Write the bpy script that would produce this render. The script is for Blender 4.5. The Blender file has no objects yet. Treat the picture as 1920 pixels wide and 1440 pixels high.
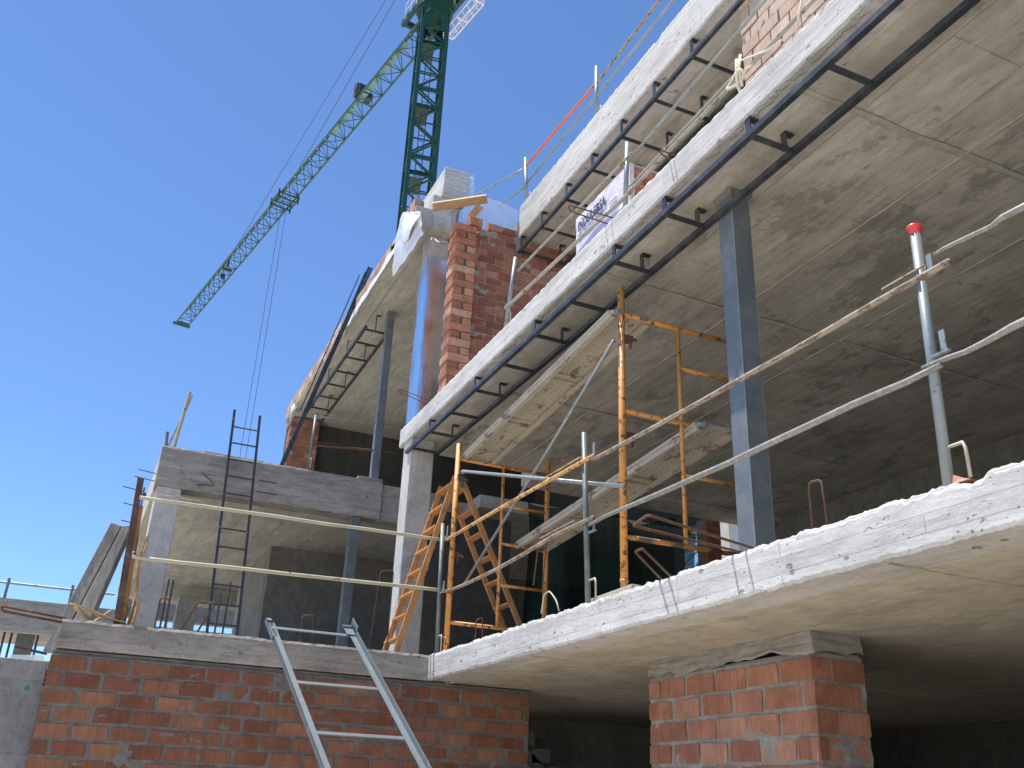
import bpy, math, random
from mathutils import Vector, Matrix, noise

random.seed(11)
sc = bpy.context.scene
V = Vector

# ------------------------------------------------------------------ camera
RIGHT = V((0.90902872, -0.41499247, 0.03805298))
DOWN = V((0.20103958, 0.35671505, -0.9123253))
FWD = V((0.36503406, 0.83698006, 0.40769414))
EYE = V((0, 0, 1.6))
FOC = 1741.53
cd = bpy.data.cameras.new("camera")
cam = bpy.data.objects.new("camera", cd)
sc.collection.objects.link(cam)
M = Matrix.Identity(4)
for i in range(3):
    M[i][0] = RIGHT[i]; M[i][1] = -DOWN[i]; M[i][2] = -FWD[i]; M[i][3] = EYE[i]
cam.matrix_world = M
cd.sensor_width = 36.0
cd.lens = FOC / 1920 * 36.0
cd.clip_start = 0.05
cd.clip_end = 3000
sc.camera = cam

# ------------------------------------------------------------------ light
TO_SUN = V((-0.26, 0.17, 1.0)).normalized()
SUN_EL = math.asin(TO_SUN.z)
w = bpy.data.worlds.new("World")
sc.world = w
w.use_nodes = True
wn = w.node_tree
bg = wn.nodes["Background"]
sky = wn.nodes.new("ShaderNodeTexSky")
sky.sky_type = 'NISHITA'
sky.sun_disc = False
sky.sun_elevation = SUN_EL
sky.sun_rotation = math.atan2(TO_SUN.x, TO_SUN.y)
sky.altitude = 2200
sky.air_density = 1.0
sky.dust_density = 0.0
sky.ozone_density = 9.0
wn.links.new(sky.outputs[0], bg.inputs[0])
bg.inputs[1].default_value = 0.125
sd = bpy.data.lights.new("sun", 'SUN')
sd.energy = 4.2
sd.angle = math.radians(0.53)
sd.color = (1.0, 0.955, 0.89)
so = bpy.data.objects.new("sun", sd)
sc.collection.objects.link(so)
so.rotation_euler = TO_SUN.to_track_quat('Z', 'Y').to_euler()
so.location = (-20, 10, 60)
vs = sc.view_settings
vs.view_transform = 'Standard'
vs.look = 'None'
vs.gamma = 1.0
vs.exposure = 0.88
vs.use_curve_mapping = False


# ------------------------------------------------------------------ survey helpers: a sight line met with a known plane of the building
def sight(px, py):
    return (RIGHT * ((px - 960) / FOC) + DOWN * ((py - 720) / FOC) + FWD)


def on(px, py, axis, val):
    d = sight(px, py)
    t = (val - EYE[axis]) / d[axis]
    return EYE + d * t


def onx(px, py, v): return on(px, py, 0, v)
def ony(px, py, v): return on(px, py, 1, v)
def onz(px, py, v): return on(px, py, 2, v)


# ------------------------------------------------------------------ materials
class G:
    def __init__(s, name):
        s.m = bpy.data.materials.new(name)
        s.m.use_nodes = True
        s.t = s.m.node_tree
        s.b = s.t.nodes["Principled BSDF"]
        g = s.t.nodes.new("ShaderNodeNewGeometry")
        s.pos = g.outputs["Position"]
        s.nrm = g.outputs["Normal"]

    def new(s, t, **kw):
        n = s.t.nodes.new(t)
        for k, v in kw.items():
            setattr(n, k, v)
        return n

    def ln(s, a, b):
        if hasattr(a, "is_output"):
            s.t.links.new(a, b)
        else:
            b.default_value = a

    def map(s, vec, scale=(1, 1, 1), loc=(0, 0, 0), rot=(0, 0, 0)):
        n = s.new("ShaderNodeMapping")
        s.ln(vec, n.inputs["Vector"])
        n.inputs["Scale"].default_value = scale
        n.inputs["Location"].default_value = loc
        n.inputs["Rotation"].default_value = rot
        return n.outputs[0]

    def noise(s, vec, scale, detail=4, rough=0.6, dist=0.0):
        n = s.new("ShaderNodeTexNoise")
        s.ln(vec, n.inputs["Vector"])
        n.inputs["Scale"].default_value = scale
        n.inputs["Detail"].default_value = detail
        n.inputs["Roughness"].default_value = rough
        n.inputs["Distortion"].default_value = dist
        return n.outputs["Fac"]

    def vor(s, vec, scale, feature='F1'):
        n = s.new("ShaderNodeTexVoronoi", feature=feature)
        s.ln(vec, n.inputs["Vector"])
        n.inputs["Scale"].default_value = scale
        return n.outputs["Distance"]

    def ramp(s, fac, stops):
        n = s.new("ShaderNodeValToRGB")
        s.ln(fac, n.inputs[0])
        e = n.color_ramp.elements
        while len(e) < len(stops):
            e.new(0.5)
        for i, (p, c) in enumerate(stops):
            e[i].position = p
            c = (c, c, c) if isinstance(c, (int, float)) else c
            e[i].color = (c[0], c[1], c[2], 1)
        return n.outputs[0]

    def mix(s, fac, a, b, mode='MIX'):
        n = s.new("ShaderNodeMix", data_type='RGBA', blend_type=mode)
        s.ln(fac, n.inputs[0])
        for v, i in ((a, 6), (b, 7)):
            if isinstance(v, tuple):
                v = (v[0], v[1], v[2], 1)
            s.ln(v, n.inputs[i])
        return n.outputs[2]

    def math(s, op, a, b=0.0):
        n = s.new("ShaderNodeMath", operation=op)
        s.ln(a, n.inputs[0]); s.ln(b, n.inputs[1])
        return n.outputs[0]

    def attr(s, name):
        n = s.new("ShaderNodeAttribute", attribute_name=name)
        return n.outputs["Fac"]

    def uv(s, a, b, c=None):
        sp = s.new("ShaderNodeSeparateXYZ"); s.ln(s.pos, sp.inputs[0])
        cb = s.new("ShaderNodeCombineXYZ")
        ix = {'x': 0, 'y': 1, 'z': 2}
        s.ln(sp.outputs[ix[a]], cb.inputs[0]); s.ln(sp.outputs[ix[b]], cb.inputs[1])
        return cb.outputs[0]

    def boards(s, vec, bw, bh, mortar, c1, c2, cm, off=0.5):
        n = s.new("ShaderNodeTexBrick", offset=off)
        s.ln(vec, n.inputs["Vector"])
        for k, c in (("Color1", c1), ("Color2", c2), ("Mortar", cm)):
            n.inputs[k].default_value = (c, c, c, 1)
        n.inputs["Scale"].default_value = 1.0
        n.inputs["Mortar Size"].default_value = mortar
        n.inputs["Mortar Smooth"].default_value = 0.4
        n.inputs["Brick Width"].default_value = bw
        n.inputs["Row Height"].default_value = bh
        return n.outputs["Color"], n.outputs["Fac"]

    def bump(s, h, strength=0.3, dist=0.02):
        n = s.new("ShaderNodeBump")
        s.ln(h, n.inputs["Height"])
        n.inputs["Strength"].default_value = strength
        n.inputs["Distance"].default_value = dist
        s.t.links.new(n.outputs[0], s.b.inputs["Normal"])

    def out(s, color, rough=0.8, metal=0.0, spec=None):
        if isinstance(color, tuple):
            color = (color[0], color[1], color[2], 1)
        s.ln(color, s.b.inputs["Base Color"])
        s.ln(rough, s.b.inputs["Roughness"])
        s.ln(metal, s.b.inputs["Metallic"])
        if spec is not None:
            s.b.inputs["Specular IOR Level"].default_value = spec
        return s.m


def concrete(name, dark, light, plane, board=None, streak=(1, 1, 1), stain=0.4, stain_col=(0.10, 0.085, 0.065),
             bump=0.35, pores=True, seam=0.72, spots=None, blotch=0.75, pits=0.0, grain=None):
    g = G(name)
    P = g.pos
    a = g.noise(P, 1.1, 9, 0.68)
    b = g.noise(g.map(P, streak), 3.4, 9, 0.72, 0.25)
    c = g.noise(P, 38, 5, 0.7)
    f = g.math('ADD', g.math('MULTIPLY', a, 0.42), g.math('ADD', g.math('MULTIPLY', b, 0.42), g.math('MULTIPLY', c, 0.16)))
    col = g.ramp(f, [(0.40, dark), (0.60, light)])
    hgt = g.math('ADD', g.math('MULTIPLY', b, 0.5), g.math('MULTIPLY', c, 0.35))
    sp = g.noise(g.map(P, streak, (2, 5, 1)), 11, 8, 0.75)
    col = g.mix(1.0, col, g.ramp(sp, [(0.36, blotch), (0.50, 0.98), (0.66, 1.10)]), 'MULTIPLY')
    if grain:
        gn = g.noise(g.map(P, grain), 1.0, 5, 0.7)
        col = g.mix(1.0, col, g.ramp(gn, [(0.34, 0.90), (0.64, 1.05)]), 'MULTIPLY')
        hgt = g.math('ADD', hgt, g.math('MULTIPLY', gn, 0.15))
    if board:
        vec = g.uv(plane[0], plane[1])
        wob = g.math('MULTIPLY', g.noise(P, 3, 3), 0.014)
        vv = g.new("ShaderNodeVectorMath", operation='ADD')
        g.ln(vec, vv.inputs[0]); g.ln(wob, vv.inputs[1])
        bc, bf = g.boards(vv.outputs[0], board[0], board[1], board[2], 0.86, 1.06, seam)
        fade = g.ramp(g.noise(P, 2.3, 4), [(0.38, 0.15), (0.58, 1.0)])
        col = g.mix(fade, col, g.mix(1.0, col, bc, 'MULTIPLY'))
        hgt = g.math('SUBTRACT', hgt, g.math('MULTIPLY', bf, 0.6))
    st = g.ramp(g.noise(g.map(P, (streak[0] * .8, streak[1] * .8, streak[2] * .8), (4, 7, 2)), 2.3, 10, 0.76, 0.5), [(0.52, 0.0), (0.64, 1.0)])
    st = g.math('MULTIPLY', st, stain)
    col = g.mix(st, col, stain_col)
    for q in (spots or []):
        sc_n, thr, c_, amt, off = q
        sp = g.ramp(g.noise(g.map(P, (1, 0.6, 1), off), sc_n, 8, 0.75), [(thr, 0.0), (thr + 0.03, 1.0)])
        col = g.mix(g.math('MULTIPLY', sp, amt), col, c_)
    if pores:
        v = g.vor(P, 26)
        m = g.ramp(g.noise(P, 7, 2), [(0.46, 0.0), (0.58, 1.0)])
        p = g.math('MULTIPLY', g.ramp(v, [(0.10, 1.0), (0.20, 0.0)]), m)
        col = g.mix(g.math('MULTIPLY', p, 0.65), col, (dark[0] * .35, dark[1] * .35, dark[2] * .35))
        hgt = g.math('SUBTRACT', hgt, g.math('MULTIPLY', p, 0.5))
    if pits:
        v = g.vor(g.map(P, (7, 7, 12)), 1.0)
        m = g.ramp(g.noise(P, 3.1, 3), [(0.50, 0.0), (0.56, 1.0)])
        v2 = g.math('ADD', v, g.math('MULTIPLY', g.noise(P, 30, 4), 0.25))
        p = g.math('MULTIPLY', g.ramp(v2, [(0.26, 1.0), (0.33, 0.0)]), m)
        col = g.mix(g.math('MULTIPLY', p, pits), col, (dark[0] * .45, dark[1] * .43, dark[2] * .40))
        hgt = g.math('SUBTRACT', hgt, g.math('MULTIPLY', p, 1.2))
    g.bump(hgt, bump, 0.014)
    return g.out(col, 0.88, 0.0, 0.25)


M_FASCIA = concrete("concrete_fascia", (0.44, 0.43, 0.405), (0.60, 0.59, 0.565), 'yz', (1.9, 0.085, 0.004), (1, .35, 3), 0.28, (0.27, 0.25, 0.215), 0.8, seam=0.84, blotch=0.82, pits=0.7,
                   spots=[(1.1, 0.62, (0.52, 0.47, 0.34), 0.5, (3, 3, 3))])
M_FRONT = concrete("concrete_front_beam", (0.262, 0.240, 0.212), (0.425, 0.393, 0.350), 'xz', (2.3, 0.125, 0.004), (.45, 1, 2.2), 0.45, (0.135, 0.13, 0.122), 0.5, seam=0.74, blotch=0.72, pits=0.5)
SOFSPOT = [(1.1, 0.565, (0.20, 0.19, 0.162), 0.55, (9, 3, 5)), (3.2, 0.585, (0.19, 0.18, 0.155), 0.55, (1, 8, 2)), (9.0, 0.66, (0.12, 0.11, 0.09), 0.6, (4, 2, 2)), (2.2, 0.665, (0.60, 0.57, 0.50), 0.5, (5, 1, 0))]
M_SOFFIT = concrete("concrete_soffit", (0.39, 0.365, 0.31), (0.58, 0.55, 0.48), 'yx', (2.7, 0.55, 0.006), (2.0, .35, 1), 0.30, (0.22, 0.205, 0.17), 0.4, pores=False, seam=0.66,
                    spots=SOFSPOT, blotch=0.80, grain=(11, 0.8, 1))
M_SOFFIT_EDGE = concrete("concrete_soffit_edge", (0.40, 0.37, 0.315), (0.55, 0.52, 0.455), 'yx', (4.1, 1.9, 0.006), (1, .7, 1), 0.22, (0.26, 0.235, 0.19), 0.35, pores=False, seam=0.7,
                         spots=[(2.6, 0.655, (0.30, 0.17, 0.07), 0.75, (4, 9, 3)), (1.6, 0.60, (0.27, 0.25, 0.21), 0.5, (2, 5, 1))], blotch=0.86)
M_SOFFIT_LOW = concrete("concrete_soffit_low", (0.44, 0.40, 0.325), (0.58, 0.535, 0.445), 'yx', (5.2, 2.6, 0.006), (1, .55, 1), 0.22, (0.30, 0.265, 0.205), 0.3, pores=False, seam=0.66,
                        spots=[(1.2, 0.57, (0.31, 0.28, 0.22), 0.5, (9, 3, 5)), (3.5, 0.61, (0.27, 0.24, 0.19), 0.5, (2, 3, 5))], blotch=0.80)
M_SOFFIT_LEFT = concrete("concrete_soffit_left", (0.38, 0.365, 0.31), (0.55, 0.53, 0.46), 'yx', (2.4, 0.62, 0.007), (2.0, .4, 1), 0.30, (0.20, 0.188, 0.15), 0.4, pores=False, seam=0.64, blotch=0.82, grain=(12, 1.0, 1))
M_COLUMN = concrete("concrete_column", (0.42, 0.41, 0.385), (0.59, 0.575, 0.54), 'yz', (3.0, 0.9, 0.004), (1, 1, .7), 0.22, (0.26, 0.24, 0.21), 0.45, seam=0.78, blotch=0.84, pits=0.3)
M_GREY = concrete("concrete_grey", (0.22, 0.215, 0.205), (0.35, 0.345, 0.33), 'xz', (2.6, 0.6, 0.005), (1, 1, .6), 0.4, (0.14, 0.135, 0.125), 0.5, seam=0.78, pits=0.4)
M_DARKWALL = concrete("shade_toned_wall", (0.05, 0.05, 0.046), (0.085, 0.083, 0.076), 'xz', (2.6, 0.9, 0.005), (1, 1, .6), 0.3, (0.04, 0.04, 0.038), 0.3, pores=False)  # interior shade put into the colour: near-black concrete, not a real coating
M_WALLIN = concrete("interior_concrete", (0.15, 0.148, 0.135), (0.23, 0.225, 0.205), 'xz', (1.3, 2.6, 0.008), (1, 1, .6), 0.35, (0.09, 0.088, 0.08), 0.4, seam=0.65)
M_PANEL = concrete("precast_concrete", (0.19, 0.178, 0.155), (0.32, 0.30, 0.262), 'xz', None, (3, 1, .5), 0.5, (0.075, 0.07, 0.06), 0.5, blotch=0.7)


def brick_mat(name, ramp, mortar_amt=0.4, pale=0.0):
    g = G(name)
    P = g.pos
    r = g.attr("rnd")
    col = g.ramp(r, ramp)
    n1 = g.noise(P, 5, 6, 0.65)
    col = g.mix(1.0, col, g.ramp(n1, [(0.25, 0.68), (0.75, 1.22)]), 'MULTIPLY')
    stv = g.noise(g.map(P, (55, 55, 3.0)), 1.0, 4, 0.6)
    col = g.mix(0.55, col, g.mix(1.0, col, g.ramp(stv, [(0.35, 0.66), (0.62, 1.15)]), 'MULTIPLY'))
    col = g.mix(g.ramp(g.noise(P, 2.4, 7, 0.7), [(0.5, 0.0), (0.72, 0.5)]), col, (0.20, 0.075, 0.045))
    sm = g.ramp(g.noise(g.map(P, (1, 1, 1.8), (3, 1, 8)), 6.0, 8, 0.74), [(0.60, 0.0), (0.66, 1.0)])
    col = g.mix(g.math('MULTIPLY', sm, mortar_amt), col, (0.27, 0.255, 0.235))
    if pale:
        pl = g.ramp(g.noise(P, 1.5, 5), [(0.3, 0.3), (0.7, 1.0)])
        col = g.mix(g.math('MULTIPLY', pl, pale), col, (0.55, 0.46, 0.38))
    g.bump(g.math('ADD', g.math('MULTIPLY', stv, 0.5), g.math('MULTIPLY', n1, 0.8)), 0.4, 0.008)
    return g.out(col, 0.86, 0.0, 0.2)


M_BLOCK = brick_mat("brick_orange_block", [(0.0, (0.215, 0.085, 0.052)), (0.35, (0.245, 0.105, 0.064)), (0.7, (0.28, 0.128, 0.076)), (1.0, (0.32, 0.158, 0.092))], 0.55)
M_PIER = brick_mat("brick_ribbed_block", [(0.0, (0.29, 0.125, 0.08)), (0.4, (0.36, 0.168, 0.108)), (0.8, (0.41, 0.20, 0.132)), (1.0, (0.45, 0.245, 0.165))], 0.55)
M_PARAPET = brick_mat("brick_parapet", [(0.0, (0.30, 0.14, 0.09)), (0.6, (0.40, 0.22, 0.15)), (1.0, (0.55, 0.44, 0.36))], 0.6, 0.45)
M_RED = brick_mat("brick_red", [(0.0, (0.24, 0.095, 0.065)), (0.4, (0.33, 0.135, 0.088)), (0.8, (0.40, 0.175, 0.115)), (1.0, (0.52, 0.31, 0.24))], 0.45)
M_TOOTH = brick_mat("brick_bright", [(0.0, (0.42, 0.18, 0.11)), (0.6, (0.50, 0.235, 0.15)), (1.0, (0.58, 0.36, 0.26))], 0.15)
M_PALE = brick_mat("brick_pale", [(0.0, (0.40, 0.26, 0.19)), (0.6, (0.47, 0.32, 0.24)), (1.0, (0.50, 0.38, 0.30))], 0.5, 0.35)
M_PALLETBRICK = brick_mat("brick_new", [(0.0, (0.50, 0.19, 0.13)), (1.0, (0.56, 0.24, 0.17))], 0.0)


def mortar_mat(name, a, b):
    g = G(name)
    n = g.noise(g.pos, 9, 8, 0.7)
    c = g.ramp(n, [(0.3, a), (0.7, b)])
    g.bump(g.noise(g.pos, 55, 6, 0.7), 0.7, 0.01)
    return g.out(c, 0.92, 0, 0.15)


M_MORTAR_LIGHT = mortar_mat("mortar_light", (0.22, 0.208, 0.185), (0.36, 0.345, 0.315))
M_MORTAR = mortar_mat("mortar", (0.14, 0.132, 0.12), (0.235, 0.222, 0.20))
M_SEAM_LOW = mortar_mat("seam_low", (0.27, 0.24, 0.19), (0.46, 0.42, 0.34))
M_SEAM = mortar_mat("seam_grout", (0.33, 0.31, 0.26), (0.50, 0.475, 0.41))
M_HOLE = mortar_mat("cavity_dust", (0.06, 0.03, 0.02), (0.11, 0.05, 0.03))


def paint(name, col, rough=0.45, worn=None, worn_at=0.6, scale=9, metal=0.0, streak=(1, 1, 1), bump=0.15, dust=0.0):
    g = G(name)
    P = g.pos
    n = g.noise(P, 3.5, 5)
    c = g.mix(1.0, col, g.ramp(n, [(0.25, 0.82), (0.75, 1.12)]), 'MULTIPLY')
    rg = rough
    if worn:
        nz = g.noise(g.map(P, streak), scale, 7, 0.7)
        wm = g.ramp(nz, [(worn_at, 0.0), (worn_at + 0.04, 1.0)])
        wc = g.ramp(g.noise(P, 40, 4), [(0.3, tuple(x * .6 for x in worn)), (0.7, worn)])
        c = g.mix(wm, c, wc)
        rg = g.ramp(wm, [(0.0, rough), (1.0, 0.85)])
    if dust:
        d = g.ramp(g.noise(P, 6, 6, 0.7), [(0.45, 0.0), (0.75, dust)])
        c = g.mix(d, c, (0.42, 0.40, 0.36))
    g.bump(g.noise(P, 60, 4), bump, 0.004)
    return g.out(c, rg, metal)


RUST = (0.19, 0.075, 0.035)
M_BLACK = paint("black_steel", (0.027, 0.033, 0.041), 0.38, dust=0.16)
M_BLUESTEEL = paint("primed_blue_grey_steel", (0.115, 0.135, 0.152), 0.5, (0.26, 0.25, 0.23), 0.68, 6, dust=0.25)
M_GALV = paint("galvanised_steel", (0.25, 0.285, 0.295), 0.45, (0.19, 0.185, 0.165), 0.58, 12, 0.35, dust=0.35)
M_PALEPIPE = paint("cement_splashed_pipe", (0.215, 0.215, 0.20), 0.55, (0.42, 0.39, 0.33), 0.53, 30, 0.15, dust=0.4, bump=0.6)
M_DULLPIPE = paint("dull_dusty_pipe", (0.33, 0.315, 0.26), 0.6, (0.20, 0.165, 0.12), 0.58, 9, 0.15)
M_POSTGREY = paint("grey_post_paint", (0.125, 0.155, 0.155), 0.5, (0.24, 0.235, 0.21), 0.57, 11, 0.1, dust=0.4)
M_YELLOWPIPE = paint("dusty_cream_pipe", (0.46, 0.42, 0.31), 0.6, (0.24, 0.17, 0.11), 0.62, 8, 0.1)
M_RUSTPIPE = paint("rusty_dusty_pipe", (0.32, 0.265, 0.20), 0.75, (0.20, 0.135, 0.095), 0.50, 34, 0.0, (1, .35, 1), dust=0.2)
M_ORANGE = paint("scaffold_orange", (0.66, 0.285, 0.06), 0.5, (0.12, 0.065, 0.045), 0.55, 19, bump=0.3, dust=0.22)
M_ORANGEWORN = paint("scaffold_orange_worn", (0.50, 0.22, 0.06), 0.65, (0.15, 0.09, 0.065), 0.47, 6, bump=0.4)
M_ORANGEPIPE = paint("faded_orange_pipe", (0.62, 0.36, 0.14), 0.6, (0.27, 0.12, 0.055), 0.52, 14)
M_RUST = paint("rusty_rebar", (0.12, 0.055, 0.032), 0.85, (0.20, 0.10, 0.055), 0.55, 20, bump=0.6)
M_RUSTDARK = paint("dark_rusty_steel", (0.085, 0.045, 0.035), 0.75, (0.20, 0.085, 0.045), 0.58, 6, bump=0.5, dust=0.2)
M_PLANK = paint("dusty_scaffold_deck", (0.44, 0.395, 0.32), 0.75, (0.24, 0.195, 0.15), 0.56, 9, streak=(1, .45, 1))
M_DARKLADDER = paint("dark_ladder_steel", (0.045, 0.052, 0.062), 0.5, (0.30, 0.29, 0.26), 0.62, 10)
M_ANGLE = paint("primed_grey_angle_iron", (0.125, 0.155, 0.17), 0.5, (0.27, 0.28, 0.27), 0.60, 14, 0.0, (1, .4, .4))
M_RED_CAP = paint("red_plastic", (0.70, 0.06, 0.055), 0.4)
M_REDPIPE = paint("red_orange_tube", (0.70, 0.13, 0.05), 0.5)
M_GREEN = paint("crane_green", (0.007, 0.048, 0.034), 0.45, (0.07, 0.13, 0.10), 0.68, 3)
M_GREENJIB = paint("crane_green_jib", (0.010, 0.062, 0.046), 0.55)
M_PALEGREEN = paint("crane_walkway", (0.11, 0.24, 0.24), 0.5)
M_CRANEWHITE = paint("crane_white", (0.66, 0.63, 0.60), 0.5, (0.45, 0.32, 0.24), 0.62, 4)
M_MACHINE = paint("dark_machinery", (0.022, 0.035, 0.033), 0.6, (0.16, 0.11, 0.08), 0.66, 2)
M_CABLE = paint("steel_cable", (0.06, 0.075, 0.13), 0.6)
M_WHITE = paint("white_plastic", (0.80, 0.81, 0.82), 0.35)
M_WHITECOL = paint("white_render", (0.80, 0.80, 0.78), 0.7)
M_INK = paint("printed_dark_ink", (0.045, 0.05, 0.10), 0.5)
M_INKLILAC = paint("printed_lilac_band", (0.26, 0.24, 0.42), 0.45)
M_ROPE = paint("cream_rope", (0.66, 0.60, 0.46), 0.85, bump=0.6)
M_GRAFF = paint("green_spray", (0.03, 0.25, 0.10), 0.7)


def wood(name, a, b, grain=(1, 1, 12)):
    g = G(name)
    n = g.noise(g.map(g.pos, grain), 4.0, 6, 0.6, 0.6)
    c = g.ramp(n, [(0.3, a), (0.68, b)])
    k = g.ramp(g.noise(g.pos, 5, 3), [(0.68, 0.0), (0.74, 0.6)])
    c = g.mix(k, c, (a[0] * .5, a[1] * .45, a[2] * .4))
    g.bump(n, 0.3, 0.006)
    return g.out(c, 0.68, 0, 0.3)


M_WOOD_ORANGE = wood("wood_orange", (0.36, 0.165, 0.06), (0.60, 0.31, 0.12), (9, 9, 1.2))
M_WOOD_PALE = wood("wood_pale", (0.40, 0.27, 0.14), (0.60, 0.43, 0.25), (1.5, 9, 9))
M_WOOD_OLD = wood("wood_old", (0.25, 0.18, 0.115), (0.46, 0.35, 0.23), (9, 9, 1.2))


def foil_mat():
    g = G("reflective_foil")
    P = g.pos
    n = g.noise(g.map(P, (5, 5, 1.4)), 1.4, 5, 0.55, 0.3)
    g.bump(g.math('ADD', n, g.math('MULTIPLY', g.noise(P, 45, 3), 0.06)), 0.35, 0.03)
    return g.out((0.80, 0.82, 0.85), g.ramp(n, [(0.3, 0.16), (0.7, 0.30)]), 1.0)


M_FOIL = foil_mat()


def wrap_mat():
    g = G("printed_white_wrap")
    P = g.pos
    n = g.noise(g.map(P, (1, 2.2, 6), (0, 0, 0), (0.5, 0, 0)), 3.2, 5, 0.6, 0.8)
    c = g.ramp(n, [(0.3, (0.58, 0.54, 0.60)), (0.7, (0.77, 0.73, 0.74))])
    g.bump(n, 0.5, 0.03)
    return g.out(c, 0.35)


M_WRAP = wrap_mat()


def film_mat(name, col, alpha):
    g = G(name)
    n = g.noise(g.pos, 4, 5, 0.6, 0.4)
    g.bump(n, 0.5, 0.03)
    g.b.inputs["Alpha"].default_value = alpha
    return g.out(col, 0.22)


M_FILM = film_mat("clear_film", (0.72, 0.78, 0.86), 0.5)
M_MILKY = film_mat("milky_film", (0.80, 0.83, 0.86), 0.62)


def net_mat():
    g = G("green_netting")
    b = g.new("ShaderNodeTexBrick", offset=0.0)
    g.ln(g.uv('x', 'z'), b.inputs["Vector"])
    b.inputs["Scale"].default_value = 1
    b.inputs["Brick Width"].default_value = 0.02
    b.inputs["Row Height"].default_value = 0.02
    b.inputs["Mortar Size"].default_value = 0.004
    al = g.ramp(b.outputs["Fac"], [(0.0, 0.62), (1.0, 1.0)])
    g.ln(al, g.b.inputs["Alpha"])
    c = g.ramp(g.noise(g.map(g.pos, (6, 6, .6)), 1.5, 4), [(0.3, (0.004, 0.014, 0.014)), (0.7, (0.012, 0.045, 0.038))])
    return g.out(c, 0.8, 0, 0.1)


M_NET = net_mat()


def ground_mat():
    g = G("dusty_ground")
    n = g.noise(g.pos, 0.6, 9, 0.65)
    c = g.ramp(n, [(0.3, (0.54, 0.475, 0.385)), (0.7, (0.68, 0.615, 0.515))])
    g.bump(g.noise(g.pos, 12, 8, 0.7), 0.8, 0.05)
    return g.out(c, 0.95, 0, 0.1)


M_GROUND = ground_mat()
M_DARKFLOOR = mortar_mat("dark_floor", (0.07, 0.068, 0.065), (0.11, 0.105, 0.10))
M_LEAF = paint("palm_leaf", (0.09, 0.16, 0.035), 0.5)
M_TRUNK = paint("palm_trunk", (0.16, 0.12, 0.08), 0.9)


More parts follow.
